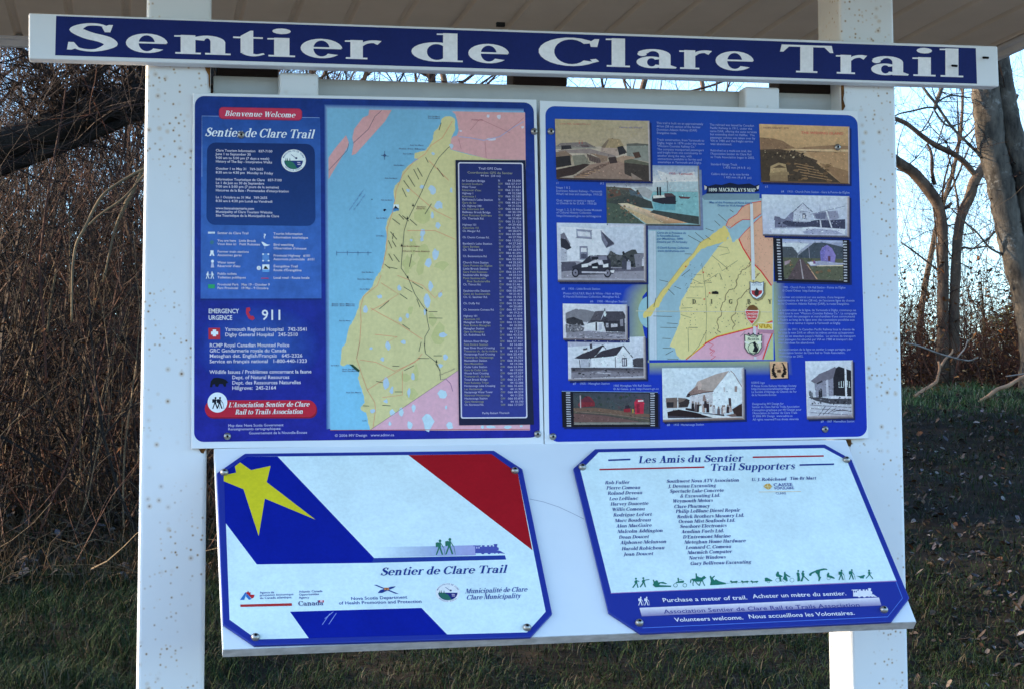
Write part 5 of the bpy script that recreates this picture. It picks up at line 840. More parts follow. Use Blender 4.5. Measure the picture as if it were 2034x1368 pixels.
# dark station beside the rails, black and white
ph = Photo([(1599, 716.5), (1693.5, 715), (1695, 830), (1602.5, 832.5)], [(180, 206, 228), (172, 196, 220), (150, 164, 188), (164, 180, 204)])
ph.p((96, 102, 122), (.1, .34), (.3, .22), (.62, .11), (.7, .16), (.58, .3), (.18, .38)); ph.p((30, 32, 42), (.58, .3), (.64, .13), (.7, .1), (.98, .18), (.98, .62), (.58, .6)); ph.p((120, 132, 156), (.18, .38), (.58, .3), (.58, .6), (.2, .62)); ph.p((50, 54, 68), (.22, .38), (.34, .33), (.36, .36), (.24, .4)); ph.p((160, 176, 200), (.42, .33), (.47, .32), (.48, .6), (.43, .6)); ph.p((190, 206, 226), (.82, .1), (.86, .1), (.87, .64), (.83, .64))
for pts in (((.70, .35), (.70, .46), (.80, .46), (.80, .35)), ((.75, .35), (.75, .46)), ((.88, .35), (.88, .46), (.94, .46)), ((.92, .36), (.92, .46))): ph.l((200, 214, 230), 1.2, *pts)
ph.p((180, 198, 220), (.55, .61), (.98, .62), (.98, .65), (.5, .66)); ph.p((60, 66, 80), (.05, .62), (.3, .62), (.5, .65), (.98, .66), (.98, .76), (.5, .74), (.2, .68)); ph.spots(36, .1, .62, .95, .76, [(30, 34, 44), (110, 120, 140), (70, 76, 92)], .6, 2); 
for i in range(6): ph.l((60, 64, 78), 1.1, (.25+i*.1, .94-i*.02), (.4+i*.11, .78+i*.02))
for y in (.8, .86, .93): ph.l((70, 76, 94), 1.0, (.08, y-.05), (.95, y+.01))
for u, v, h in ((.08, .62, .12), (.12, .62, .1), (.28, .62, .13), (.32, .62, .15)): fig(ph, u, v, h, (36, 40, 52))
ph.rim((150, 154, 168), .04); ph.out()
# heritage society emblem
ph = Photo([(1528.5, 717.5), (1563, 717.5), (1564.5, 750), (1530, 751.5)], (186, 166, 140), None, 2.5)
for sg in (1, -1):
    m_ = lambda *p: [(.5+(u-.5)*sg, v) for u, v in p]
    ph.p((30, 24, 24), *m_((.1, .8), (.08, .45), (.2, .15), (.34, .08), (.24, .3), (.26, .6), (.36, .82))); a = ph.P(*m_((.28, .86)))[0]; ph.ell(a[0], a[1], 3.4, 3.4, (24, 20, 22), 10)
ph.p((60, 44, 34), (.4, .5), (.62, .5), (.62, .66), (.4, .66)); ph.l((60, 48, 44), .7, (.3, .4), (.7, .35)); ph.out()
for x, y, e in ((1094, 262, .0004), (1662.5, 293.5, .0022), (1098, 866, .0004), (1638.5, 851.5, .0004)): screw(x, y, PA, e, hs)
# ------------------------------------------------------------------ sloping board with its two plaques
WHL = (178, 222, 248)
bd = empty('sloping_board', PL.at(1100, 1100), label='wide sloping white board under the two blue signs, carrying two eight-sided plaques', cat='board')
q = [(424.8, 889.5), (1680.3, 871.5), (1820, 1233), (442.5, 1288.6)]
v, f = prism([PL.at(*p) for p in q], -PL.n*.018); bevel(obj('board', v, f, M['white'], bd), .0015)
mb = MB()                                    # grey end grain of the front edge
a, b = PL.at(442.8, 1289.0), PL.at(1819.7, 1233.4); dn = PL.n*-.0175; out = Vector((0, -math.sin(TILT), -math.cos(TILT)))*.0012
v, f = prism([a+out*.1, b+out*.1, b+out*.1+dn, a+out*.1+dn], out); mb.add(v, f); mb.build('front_edge', M['edge'], bd)
for xx in (.14, 1.08):                       # steel brackets behind the board
    k = MB(); k.box((xx, .005, 1.27), (xx+.03, .03, 1.47)); k.build('bracket', M['post'], bd)
s = Sheet(PL, .0002, WHL); s.line([(1052, 990), (1080, 996), (1110, 1006), (1140, 1020), (1160, 1030)], .9, (120, 150, 180))
s.build('scratch', M['print'], bd)
PLQ = Plane(PL.o + PL.n*.006, PL.n)
def plaque(name, outer, label):
    r = empty(name, PL.at(*outer[0]), label=label, cat='plaque')
    v, f = prism([PLQ.at(*p) for p in outer], -PL.n*.0055); bevel(obj('frame', v, f, M['plq'], r), .0012); return r
M['plq'] = mat('blue plaque edge', (.012, .03, .26), .35, .5)
# flag plaque
fp = plaque('flag_plaque', [(486.5, 899.5), (981, 893.5), (1038, 930.5), (1097, 1217.5), (1054, 1264), (505.5, 1280.5), (442.5, 1238), (430.5, 938.5)], 'left eight-sided plaque with the blue, white and red flag and yellow star')
BL, NV = (8, 30, 150), (26, 54, 140)
inner = [(490.5, 906.5), (976, 901), (1028.5, 939), (1083.8, 1214), (1047, 1255), (510, 1269), (456, 1230), (445, 937)]
s = Sheet(PLQ, .0003, WHL)
s.poly(inner, (176, 230, 249)); 
s.poly([(490.5, 906.5), (551.5, 906), (743, 1107.5), (743, 1117), (510, 1120), (447.5, 1037), (445, 937)], BL); s.poly([(811, 903), (976, 901), (1028.5, 939), (1057.5, 1092)], (132, 22, 36))
s.poly([(743, 1107.5), (1003, 1102), (1005.5, 1110.5), (738, 1117)], (30, 60, 150))
s.poly([(576, 1214), (837, 1206.5), (888, 1259.2), (613, 1266.4)], BL)
L = crop(410, 880, 3.257)
s.poly(L((112, 205), (192, 188), (184, 148), (218, 122), (288, 172), (415, 145), (390, 250), (705, 492), (378, 356), (338, 598), (240, 296), (112, 244)), (174, 196, 44))
for p in (((640, 1240), (655, 1218)), ((653, 1239), (668, 1217)), ((645, 1228), (662, 1214))): s.line(p, 1.2, (110, 150, 220))
s.build('flag_print', M['print'], fp)
s = Sheet(PLQ, .0006, WHL)
s.text("Sentier de Clare Trail", 755.5, 1142.5, 1006, 15.5, NV, 'ser', .44, y1=1137)
s.text("Municipalité de Clare", 924, 1178, 1047, 9.4, (44, 68, 150), 'ser', .46, y1=1174); s.text("Clare Municipality", 926, 1190.5, 1034, 9.4, (44, 68, 150), 'ser', .46, y1=1187)
s.text("Nova Scotia Department", 697, 1191, 809, 6, (44, 70, 150), y1=1188); s.text("of Health Promotion and Protection", 673, 1200, 838, 6, (44, 70, 150), y1=1196.5)
Z6 = crop(460, 1140, 5.085)
s.text("Agence de", *Z6((285, 195))[0], *Z6((430, 0))[0][:1], 4.2, (60, 80, 150)); s.text("promotion économique", *Z6((285, 221))[0], *Z6((625, 0))[0][:1], 4.2, (60, 80, 150)); s.text("du Canada atlantique", *Z6((285, 250))[0], *Z6((605, 0))[0][:1], 4.2, (60, 80, 150))
s.text("Atlantic Canada", *Z6((680, 186))[0], *Z6((918, 0))[0][:1], 4.2, (60, 80, 150)); s.text("Opportunities", *Z6((680, 215))[0], *Z6((885, 0))[0][:1], 4.2, (60, 80, 150)); s.text("Agency", *Z6((680, 246))[0], *Z6((785, 0))[0][:1], 4.2, (60, 80, 150))
s.text("Canada", *Z6((676, 320))[0], *Z6((930, 0))[0][:1], 9.4, (60, 76, 130), 'ser'); s.poly(Z6((880, 262), (932, 262), (932, 285), (880, 285)), (200, 190, 210)); s.poly(Z6((880, 262), (893, 262), (893, 285), (880, 285)), (150, 50, 70)); s.poly(Z6((919, 262), (932, 262), (932, 285), (919, 285)), (150, 50, 70)); s.line(Z6((878, 262), (878, 300)), .6, (60, 76, 130))
s.poly(Z6((88, 305), (608, 292), (609, 318), (90, 330)), (146, 50, 56)); s.poly(Z6((85, 260), (138, 182), (150, 188), (128, 258)), (40, 110, 190)); s.poly(Z6((150, 188), (200, 250), (175, 258), (146, 225)), (40, 110, 190)); s.poly(Z6((140, 185), (160, 180), (166, 165), (176, 184), (192, 182), (190, 205), (232, 206), (225, 232), (205, 246), (175, 215)), (150, 44, 54))
s.poly(Z6((1438, 108), (1460, 106), (1690, 198), (1655, 196)), (30, 60, 140)); s.poly(Z6((1475, 190), (1500, 160), (1610, 126), (1658, 122), (1640, 136), (1520, 188)), (30, 60, 140)); s.poly(Z6((1540, 135), (1590, 135), (1590, 160), (1540, 160)), (160, 130, 90)); s.poly(Z6((1552, 140), (1578, 140), (1565, 160)), (120, 70, 60))
s.build('lettering', M['print'], fp)
s = Sheet(PLQ, .0006, WHL); crest(s, 889.5, 1176.5, 25.5, 20, (30, 44, 120)); s.build('municipal_crest', M['print'], fp)
s = Sheet(PLQ, .0006, WHL)
s.grad([(745, 1086), (745, 1106)], [(870, 1084), (870, 1104)], (176, 230, 249), (130, 168, 216)); s.grad([(870, 1084), (870, 1104)], [(945, 1082), (945, 1102)], (130, 168, 216), (136, 162, 220))
GR = (40, 112, 96); man(s, 873, 1101.5, 31, GR, 1, True); man(s, 892.5, 1100.5, 33, GR, 1, True); train(s, 940, 1100, 63, 19, (62, 84, 170), (150, 178, 226)); s.build('hikers_and_train', M['print'], fp)
for x, y in ((445.5, 938.5), (1022.5, 935), (507.5, 1265.5), (1046.5, 1246.5)): screw(x, y, PLQ, .0006, fp, .0068, 1.6)
# supporters plaque
sp = plaque('supporters_plaque', [(1182, 890.5), (1638.5, 881.3), (1691.8, 911.3), (1806.5, 1186.5), (1771, 1233.5), (1273, 1256.8), (1209, 1214.8), (1139, 929)], 'right eight-sided plaque listing trail supporters above a row of green silhouettes')
s = Sheet(PLQ, .0003, WHL)
s.poly([(1189, 897.5), (1636.5, 889), (1682, 913.5), (1780, 1152), (1214, 1176.5), (1153, 934)], (176, 230, 249))
s.line([(1213, 1177.3), (1781, 1153)], 1.2, (150, 140, 200))
s.line([(1276, 1246.3), (1763, 1224.2), (1792.5, 1187), (1780, 1155)], 1.4, (70, 120, 220)); 
s.build('supporters_print', M['print'], sp)
Nn = crop(1120, 870, 5.26); O_ = crop(1460, 870, 3.508); Qq = crop(1180, 1090, 3.129)
s = Sheet(PLQ, .0006, WHL)
s.text("Les Amis du Sentier", 1268, 919.5, 1476, 14, NV, 'ser', .46, y1=916); s.text("Trail Supporters", 1410, 934.5, 1579, 14, NV, 'ser', .5, y1=931.5)
s.line([(1208, 913.5), (1252, 911.8)], 3.2, NV); s.line([(1588, 923), (1656.5, 921.3)], 3.2, NV); s.line([(1190.5, 932), (1399, 927.2)], 3, (140, 34, 56)); s.line([(1495, 907.5), (1636, 905)], 3, (140, 34, 56))
for x0, y, x1, t in ((428, 480, 685, "Rob Fuller"), (443, 535, 797, "Pierre Comeau"), (456, 590, 818, "Roland Deveau"), (472, 648, 772, "Leo LeBlanc"), (486, 703, 882, "Harvey Doucette"), (500, 760, 845, "Willis Comeau"), (514, 818, 917, "Rodrigue LeFort"), (530, 876, 908, "Marc Boudreau"), (545, 932, 917, "Alan MacGuire"), (558, 990, 1033, "Malcolm Addington"), (572, 1050, 887, "Dean Doucet"), (588, 1106, 1070, "Alphonse Melanson"), (602, 1170, 1050, "Harold Robicheau"), (622, 1228, 932, "Jean Doucet"),
        (1072, 466, 1830, "Southwest Nova ATV Association"), (1088, 518, 1588, "J. Deveau Excavating"), (1105, 570, 1670, "Spectacle Lake Concrete"), (1212, 620, 1632, "& Excavating Ltd."), (1135, 672, 1556, "Weymouth Motors"), (1150, 730, 1525, "Clare Pharmacy"), (1167, 780, 1840, "Philip LeBlanc Diesel Repair"), (1182, 836, 1882, "Redick Brothers Masonry Ltd."), (1195, 886, 1790, "Ocean Mist Seafoods Ltd."), (1210, 938, 1700, "Seashore Electronics"), (1226, 992, 1672, "Acadian Fuels Ltd."), (1242, 1048, 1742, "D'Entremont Marine"), (1258, 1102, 1900, "Meteghan Home Hardware"), (1272, 1158, 1748, "Leonard C. Comeau"), (1290, 1210, 1755, "Marmich Computer"), (1305, 1266, 1690, "Norvic Windows"), (1320, 1325, 1955, "Gary Belliveau Excavating")):
    a = Nn((x0, y))[0]; s.text(t, a[0], a[1], 1120+x1/5.26, 6.6, (44, 62, 140), 'ser', .48)
a = O_((114, 298))[0]; s.text("U. J. Robichaud", a[0], a[1], 1460+357/3.508, 6, (44, 62, 140), 'ser', .5); a = O_((380, 290))[0]; s.text("Tim-Br Mart", a[0], a[1], 1460+565/3.508, 6, (44, 62, 140), 'ser', .5)
a = O_((270, 336))[0]; s.text("CAISSE", a[0], a[1], 1460+405/3.508, 6.2, (40, 60, 150)); a = O_((276, 357))[0]; s.text("POPULAIRE", a[0], a[1], 1460+413/3.508, 4.6, (40, 60, 150)); a = O_((284, 391))[0]; s.text("CLARE", a[0], a[1], 1460+358/3.508, 4.2, (90, 120, 170)); s.line(O_((165, 374), (460, 370)), .8, (190, 190, 150)); s.poly(O_((197, 335), (215, 318), (240, 315), (258, 335), (245, 352), (232, 358), (215, 350)), (170, 160, 90)); s.line(O_((225, 322), (232, 356)), 1.2, (210, 214, 170)); s.line(O_((205, 335), (252, 340)), 1, (210, 214, 170))
for x0, y, x1, h, t, c in ((427, 330, 955, 7.8, "Purchase a meter of trail.", (206, 222, 244)), (988, 306, 1570, 7.8, "Acheter un mètre du sentier.", (206, 222, 244)), (503, 452, 930, 7.8, "Volunteers welcome.", (206, 222, 244)), (962, 432, 1622, 7.8, "Nous accueillons les Volontaires.", (206, 222, 244))): a = Qq((x0, y))[0]; s.text(t, a[0], a[1], 1180+x1/3.129, h, c)
s.build('lettering', M['print'], sp)
s = Sheet(PLQ, .0006, WHL)
s.grad(Qq((282, 365), (1770, 300)), Qq((296, 418), (1785, 350)), (196, 218, 240), (110, 124, 178)); a = Qq((436, 400))[0]; s.k += 2; s.text("Association Sentier de Clare Rail to Trails Association", a[0], a[1], 1180+1655/3.129, 7.8, (52, 66, 140))
for u in (288, 325): man(s, *Qq((u, 350))[0], 17.5, (206, 222, 244), 1, True)
train(s, *Qq((1600, 300))[0], 51, 17, (206, 222, 244), (30, 50, 140)); s.build('silver_band', M['print'], sp)
s = Sheet(PLQ, .0006, WHL); GS = (34, 112, 100)
X4 = crop(1240, 1110, 7.823); X5 = crop(1500, 1110, 7.823)
def g4(*p): s.poly(X4(*p), GS)
def g5(*p): s.poly(X5(*p), GS)
for dx, dy in ((0, 0), (115, -8)):
    a = X4((180+dx, 302+dy))[0]; s.ell(a[0], a[1], 2.0, 2.0, GS, 10); g4((155+dx, 345+dy), (180+dx, 318+dy), (205+dx, 330+dy), (200+dx, 385+dy), (165+dx, 375+dy)); g4((165+dx, 375+dy), (185+dx, 385+dy), (140+dx, 445+dy), (122+dx, 440+dy)); g4((185+dx, 375+dy), (205+dx, 380+dy), (222+dx, 440+dy), (205+dx, 445+dy)); s.line(X4((195+dx, 335+dy), (232+dx, 345+dy) if not dx else (280+dx-5, 322+dy)), 1.6, GS)
g4((440, 320), (460, 318), (470, 345), (500, 325), (520, 335), (525, 360), (600, 350), (670, 380), (640, 385), (560, 375), (540, 400), (640, 405), (735, 410), (720, 430), (480, 435), (440, 400), (455, 370))
g4((800, 355), (830, 350), (825, 290), (845, 288), (850, 340), (920, 330), (930, 355), (910, 368), (800, 370))
for x in (795, 940):
    c = X4((x, 405))[0]; s.line([(c[0]+3.8*math.cos(i*.5236), c[1]+3.6*math.sin(i*.5236)) for i in range(13)], .9, GS)
s.line(X4((830, 315), (900, 320)), .8, GS)
g4((1105, 220), (1125, 218), (1130, 260), (1165, 280), (1200, 285), (1240, 255), (1275, 290), (1255, 300), (1225, 320), (1215, 345), (1130, 350), (1070, 340), (1045, 320), (1035, 370), (1020, 365), (1025, 320), (1060, 300), (1110, 300))
for a_, b_, c_ in (((1075, 340), (1065, 375), (1070, 415)), ((1105, 345), (1130, 380), (1165, 410)), ((1190, 345), (1175, 380), (1165, 412)), ((1215, 335), (1230, 375), (1250, 412))): s.line(X4(a_, b_, c_), 1.7, GS)
g4((1325, 265), (1345, 255), (1360, 285), (1395, 255), (1410, 262), (1375, 300), (1400, 330), (1420, 310), (1470, 340), (1580, 370), (1575, 388), (1450, 400), (1330, 405), (1345, 340))
for x in (1700, 1870, 2020):
    g4((x-60, 335), (x-40, 330), (x-20, 345), (x+50, 335), (x+65, 350), (x+45, 360), (x+40, 380), (x+32, 362), (x-20, 362), (x-30, 382), (x-38, 360), (x-55, 352))
s.line(X4((1580, 375), (2030, 345)), .5, GS)
g5((148, 290), (180, 285), (270, 330), (260, 342), (150, 345)); c = X5((205, 345))[0]; s.line([(c[0]+2.9*math.cos(i*.5236), c[1]+2.9*math.sin(i*.5236)) for i in range(13)], .7, GS)
for x in (350, 460, 570):
    c = X5((x, 325))[0]; s.line([(c[0]+4.2*math.cos(i*.5236), c[1]+4.0*math.sin(i*.5236)) for i in range(13)], .6, GS)
g5((320, 235), (345, 190), (365, 195), (372, 235), (430, 265), (400, 280), (410, 350), (380, 345), (370, 280), (325, 270)); g5((445, 205), (465, 190), (475, 225), (550, 275), (540, 285), (480, 255), (500, 300), (505, 345), (460, 330), (430, 300), (445, 265))
for dx in (0, 75):
    c = X5((668+dx, 182+dx*.15))[0]; s.ell(c[0], c[1], 1.9, 2, GS, 10); g5((640+dx, 215), (665+dx, 200), (690+dx, 225), (685+dx, 275), (655+dx, 275)); g5((655+dx, 270), (680+dx, 270), (680+dx*.7, 345), (655+dx*.6, 345)); g5((670+dx, 265), (690+dx, 262), (700+dx*1.9, 335), (680+dx*1.9, 338))
g5((835, 235), (850, 215), (960, 165), (1060, 142), (1110, 148), (1125, 168), (1090, 165), (1010, 180), (1000, 220), (1005, 270), (1025, 275), (995, 345), (980, 340), (985, 290), (965, 240), (930, 205), (880, 230), (865, 262), (840, 258))
g5((1110, 240), (1130, 205), (1150, 215), (1150, 250), (1190, 260), (1240, 295), (1225, 305), (1150, 285), (1115, 275)); c = X5((1140, 295))[0]; s.line([(c[0]+3.4*math.cos(i*.5236), c[1]+3.2*math.sin(i*.5236)) for i in range(13)], .6, GS)
man(s, *X5((1335, 325))[0], 21, GS, 1, True); man(s, *X5((1495, 318))[0], 21, GS, 1, True)
g5((1560, 260), (1630, 262), (1690, 245), (1710, 255), (1690, 275), (1680, 305), (1660, 295), (1640, 300), (1600, 270)); c = X5((1768, 178))[0]; s.ell(c[0], c[1], 1.9, 2, GS, 10); g5((1755, 195), (1785, 195), (1790, 245), (1760, 250)); s.line(X5((1770, 245), (1720, 300)), 1.7, GS); s.line(X5((1780, 245), (1830, 305)), 1.7, GS); s.line(X5((1745, 215), (1810, 215)), 1.2, GS)
s.build('silhouettes', M['print'], sp)
for x, y in ((1156.5, 928), (1681, 913.5), (1269.5, 1237), (1755.5, 1211)): screw(x, y, PLQ, .0006, sp, .0068, 1.6)
# ------------------------------------------------------------------ ground, path, woods behind the shelter
rng = np.random.default_rng(11)
YL = ([-1e4, 1.5, 3, 5, 8, 12, 20, 40, 400], [0, 0, .10, .41, .76, 1.35, 2.7, 4.4, 5.5])
YR = ([-1e4, 1.5, 3, 5, 8, 10, 11.3, 13, 20, 40, 400], [0, 0, .11, .43, 1.10, 1.60, 1.85, 1.93, 1.9, 1.5, .2])
def gz(x, y):
    x = np.asarray(x, dtype=float); y = np.asarray(y, dtype=float)
    t = np.clip((x-.8-(y-8)*.15)/2.7, 0, 1); t = t*t*(3-2*t)
    b = .5+.5*np.clip((y-3)/2, 0, 1)
    n = .035*np.sin(2.1*x+.7*y)*np.sin(1.7*y-.4*x) + .02*np.sin(5.3*x+1.1)*np.sin(4.7*y+2*x) + .012*np.sin(11*x-3*y)*np.sin(9*y+1.3)
    return np.interp(y, *YL)*(1-t) + np.interp(y, *YR)*t + n*b*np.clip((y-1.2)/1.5, 0, 1)
def axis(a, b, c, d, fine, n):
    return np.concatenate([np.linspace(a, b, n, endpoint=False), np.arange(b, c, fine), np.linspace(c, d, n)])
gx, gy = axis(-220, -6, 12, 220, .12, 12), axis(-90, 0, 20, 380, .12, 14)
X, Y = np.meshgrid(gx, gy); Z = gz(X, Y); nx, ny = len(gx), len(gy)
vv = np.stack([X.ravel(), Y.ravel(), Z.ravel()], 1)
ii = (np.arange(ny-1)[:, None]*nx+np.arange(nx-1)[None, :]).ravel()
ff = np.stack([ii, ii+1, ii+1+nx, ii+nx], 1)
def np_obj(name, v, f, m, smooth=False, cols=None, parent=None, **k):
    me = bpy.data.meshes.new(name); n = f.shape[1]; me.vertices.add(len(v)); me.vertices.foreach_set('co', np.asarray(v, dtype=np.float32).ravel())
    me.loops.add(f.size); me.loops.foreach_set('vertex_index', f.ravel().astype(np.int32)); me.polygons.add(len(f))
    me.polygons.foreach_set('loop_start', np.arange(0, f.size, n, dtype=np.int32))
    if smooth: me.polygons.foreach_set('use_smooth', np.ones(len(f), dtype=bool))
    if cols is not None:
        a = me.color_attributes.new('Col', 'FLOAT_COLOR', 'POINT'); c = np.ones((len(v), 4), dtype=np.float32); c[:, :3] = cols; a.data.foreach_set('color', c.ravel())
    me.update(calc_edges=True); me.validate(); me.materials.append(m); o = bpy.data.objects.new(name, me); link(o, parent); return props(o, **k)
M['soil'] = two_tone('dark soil and leaf litter', (.020, .013, .008), (.008, .006, .004), 7, .95, None, .35, .65, .5, .1, 8)
M['gravel'] = two_tone('pale trail gravel', (.17, .17, .165), (.10, .10, .098), 45, .95, None, .3, .7, .4)
np_obj('ground', vv, ff, M['soil'], True, kind='structure')
pv = [(-60, -14, .004), (60, -14, .004), (60, 1.0, .004), (-60, 1.0, .004)]
obj('gravel_path', pv, [[0, 1, 2, 3]], M['gravel'], kind='structure')
def vcol(name, rough=.85, spec=.2, trans=0.0):
    m = mat(name, (.1, .1, .1), rough, spec); N, L, b = nodes(m); a = N.new('ShaderNodeAttribute'); a.attribute_name = 'Col'; L.new(a.outputs['Color'], b.inputs['Base Color']); return m
M['grass'] = vcol('grass blades', .75, .08); M['leaf'] = vcol('dry leaves', .8, .12); M['bark'] = None
# view wedge limits (where the photo can see ground), widened for a step to the side
def wedge(n, y0, y1, l=1.0, r=1.0):
    y = rng.uniform(y0, y1, n); a = -.1-.072*(y+3.1)-l; b = -.1+.535*(y+3.1)+r; return a+(b-a)*rng.random(n), y
def clump(x, y, f=1.0): return .5+.5*np.sin(3.1*x*f+1.3*y*f)*np.sin(2.3*y*f-.7*x*f)
def blades(name, x, y, hgt, wid, col, lean, **k):
    n = len(x); z = gz(x, y)-.01; a = rng.uniform(0, 2*np.pi, n); h = hgt; d = np.stack([np.cos(a), np.sin(a)], 1)
    p = np.stack([-d[:, 1], d[:, 0]], 1)*wid[:, None]*.5; le = lean*h
    V = np.zeros((n, 6, 3)); 
    for i, (t, w, up) in enumerate(((0, 1, 0), (.5, .8, .62), (1.0, .12, 1))):
        c = np.stack([x, y], 1) + d*(le*t**1.6)[:, None]; zz = z + h*up*np.sqrt(np.clip(1-(lean*.55)**2*t, .1, 1))
        V[:, 2*i, :2] = c+p*w; V[:, 2*i+1, :2] = c-p*w; V[:, 2*i, 2] = zz; V[:, 2*i+1, 2] = zz
    b = np.arange(n)[:, None]*6; F = np.concatenate([b+np.array([[0, 1, 3, 2]]), b+np.array([[2, 3, 5, 4]])])
    return np_obj(name, V.reshape(-1, 3), F, M['grass'], False, np.repeat(col, 6, 0), **k)
n = 260000; x, y = wedge(n, 4.4, 12.2)
left = (x < .9+(y-8)*.2)
den = np.where(left, np.clip(1.15-np.clip((y-7.2)/2.0, 0, 1)*.85, .1, 1), .30+.45*clump(x, y, 1.3)+.5*np.clip((y-10.0)/1.2, 0, 1)+.45*np.clip((6.8-y)/1.5, 0, 1))
keep = rng.random(n) < den*(.55+.6*clump(x, y, 2.7)); x, y = x[keep], y[keep]; n = len(x); left = (x < .9+(y-8)*.2)
h = rng.uniform(.04, .11, n)*np.where(left, 1.15, .75)*(.7+.6*clump(x, y, 2.0)); g = rng.random((n, 1)); dry = (rng.random((n, 1)) < np.where(left, .18, .22)[:, None])
col = np.where(dry, np.array([[.062, .052, .034]])*(.5+.9*g), np.array([[.014, .026, .008]])*(.5+1.1*g))
m_ = 60000; x2 = rng.uniform(-11, 14, m_); y2 = rng.uniform(1.05, 15, m_); a_, b_ = -1.1-.072*(y2+3.1), .9+.535*(y2+3.1)
k2 = ((x2 < a_) | (x2 > b_) | (y2 < 4.5)) & (rng.random(m_) < np.clip(.35+.8*clump(x2, y2, 1.1), .15, 1)*np.clip((y2-1.0)/.5, 0, 1)); x2, y2 = x2[k2], y2[k2]; m_ = len(x2)
x, y = np.concatenate([x, x2]), np.concatenate([y, y2]); h = np.concatenate([h, rng.uniform(.05, .13, m_)]); col = np.concatenate([col, np.where(rng.random((m_, 1)) < .3, np.array([[.07, .056, .034]]), np.array([[.018, .028, .010]]))*rng.uniform(.5, 1.5, (m_, 1))]); left = np.concatenate([left, x2 < 1]); n = len(x)
top = (np.clip((y-10.0)/1.2, 0, 1)*(~left))[:, None]; col = col*(1+3.0*top)+np.array([[.012, .014, .012]])*top*rng.random((n, 1)); h = h*(1+.3*top[:, 0])  # open-sky light on the bank's top band painted into the blade colour
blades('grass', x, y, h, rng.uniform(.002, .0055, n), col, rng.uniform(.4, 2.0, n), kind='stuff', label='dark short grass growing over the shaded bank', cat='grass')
# dry tall grass tufts between lawn and brush at the left
n = 16000; y = rng.uniform(7.2, 13.5, n); x = -.1-.072*(y+3.1)-1.2+rng.random(n)*3.2; keep = rng.random(n) < clump(x, y, 2.2)**1.2*np.clip(1.4-(y-7)/7, .2, 1); x, y = x[keep], y[keep]; n = len(x)
col = np.array([[.075, .050, .028]])*rng.uniform(.2, 1.3, (n, 1)); blades('dry_grass', x, y, rng.uniform(.10, .38, n), rng.uniform(.003, .006, n), col, rng.uniform(.3, 1.6, n), kind='stuff', label='straw coloured dead grass at the foot of the left thicket', cat='grass')
def leaves(name, x, y, size, col, lift, **k):
    n = len(x); z = gz(x, y)+lift; a = rng.uniform(0, 2*np.pi, n); tilt = rng.normal(0, .5, n); roll = rng.normal(0, .45, n); curl = rng.uniform(-.5, .7, n)
    L = size; Wd = size*rng.uniform(.35, .75, n); prof = [(-.5, .12), (-.18, .9), (.18, 1.0), (.5, .05)]; V = np.zeros((n, 12, 3))
    for i, (u, w) in enumerate(prof):
        for j, s_ in enumerate((-1, 0, 1)):
            lx = L*u; ly = Wd*.5*w*s_; lz = L*(curl*u*u*1.3) + abs(s_)*Wd*w*.22
            lz2 = lz + lx*np.tan(np.clip(tilt, -1, 1))*.7 + ly*np.tan(np.clip(roll, -1, 1))*.8
            V[:, i*3+j, 0] = x+np.cos(a)*lx-np.sin(a)*ly; V[:, i*3+j, 1] = y+np.sin(a)*lx+np.cos(a)*ly; V[:, i*3+j, 2] = z+lz2+.012
    b = np.arange(n)[:, None]*12; F = np.concatenate([b+np.array([[3*i+j, 3*i+j+1, 3*i+j+4, 3*i+j+3]]) for i in range(3) for j in range(2)])
    return np_obj(name, V.reshape(-1, 3), F, M['leaf'], False, np.repeat(col, 12, 0), **k)
n = 24000; x, y = wedge(n, 4.4, 13.5); ok = (x > 3.3+(y-6)*.1); pr = (.25+.75*clump(x, y, 1.7))*(1-.75*np.clip((y-9.8)/1.0, 0, 1)); keep = ok & (rng.random(n) < pr); x, y = x[keep], y[keep]; n = len(x)
pal = np.array([[.11, .085, .068], [.07, .048, .036], [.17, .145, .13], [.045, .032, .025], [.10, .085, .09], [.06, .028, .014]]); col = pal[rng.integers(0, 6, n)]*rng.uniform(.15, 1.2, (n, 1))
leaves('fallen_leaves', x, y, rng.uniform(.02, .055, n), col, rng.uniform(-.014, .03, n), kind='stuff', label='curled grey and tan leaves strewn over the right bank', cat='leaves')
n = 15000; y = rng.uniform(7.6, 21, n); x = -.1-.08*(y+3.1)-1.5+rng.random(n)*3.9; keep = (rng.random(n) < .3+.7*clump(x, y, 1.9)); x, y = x[keep], y[keep]; n = len(x)
pal = np.array([[.08, .052, .034], [.05, .032, .022], [.11, .09, .08], [.035, .024, .018], [.09, .078, .085], [.07, .03, .015]]); col = pal[rng.integers(0, 6, n)]*rng.uniform(.2, 1.2, (n, 1))
leaves('leaf_litter', x, y, rng.uniform(.04, .09, n), col, rng.uniform(0, .06, n), kind='stuff', label='brown leaf litter under the left thicket', cat='leaves')
n = 17000; y = rng.uniform(11.5, 19, n); x = (.36+.24*rng.random(n))*(y+3.1); 
pal = np.array([[.22, .085, .025], [.13, .05, .018], [.28, .14, .05], [.08, .04, .02]]); col = pal[rng.integers(0, 4, n)]*rng.uniform(.5, 1.2, (n, 1))  # rusty leaf tones, brightened in place of sun the thicket blocks
leaves('brush_leaves', x, y, rng.uniform(.025, .05, n), col, rng.random(n)**1.6*1.2, kind='stuff', label='rusty dead leaves clinging in the low brush at the right', cat='leaves')
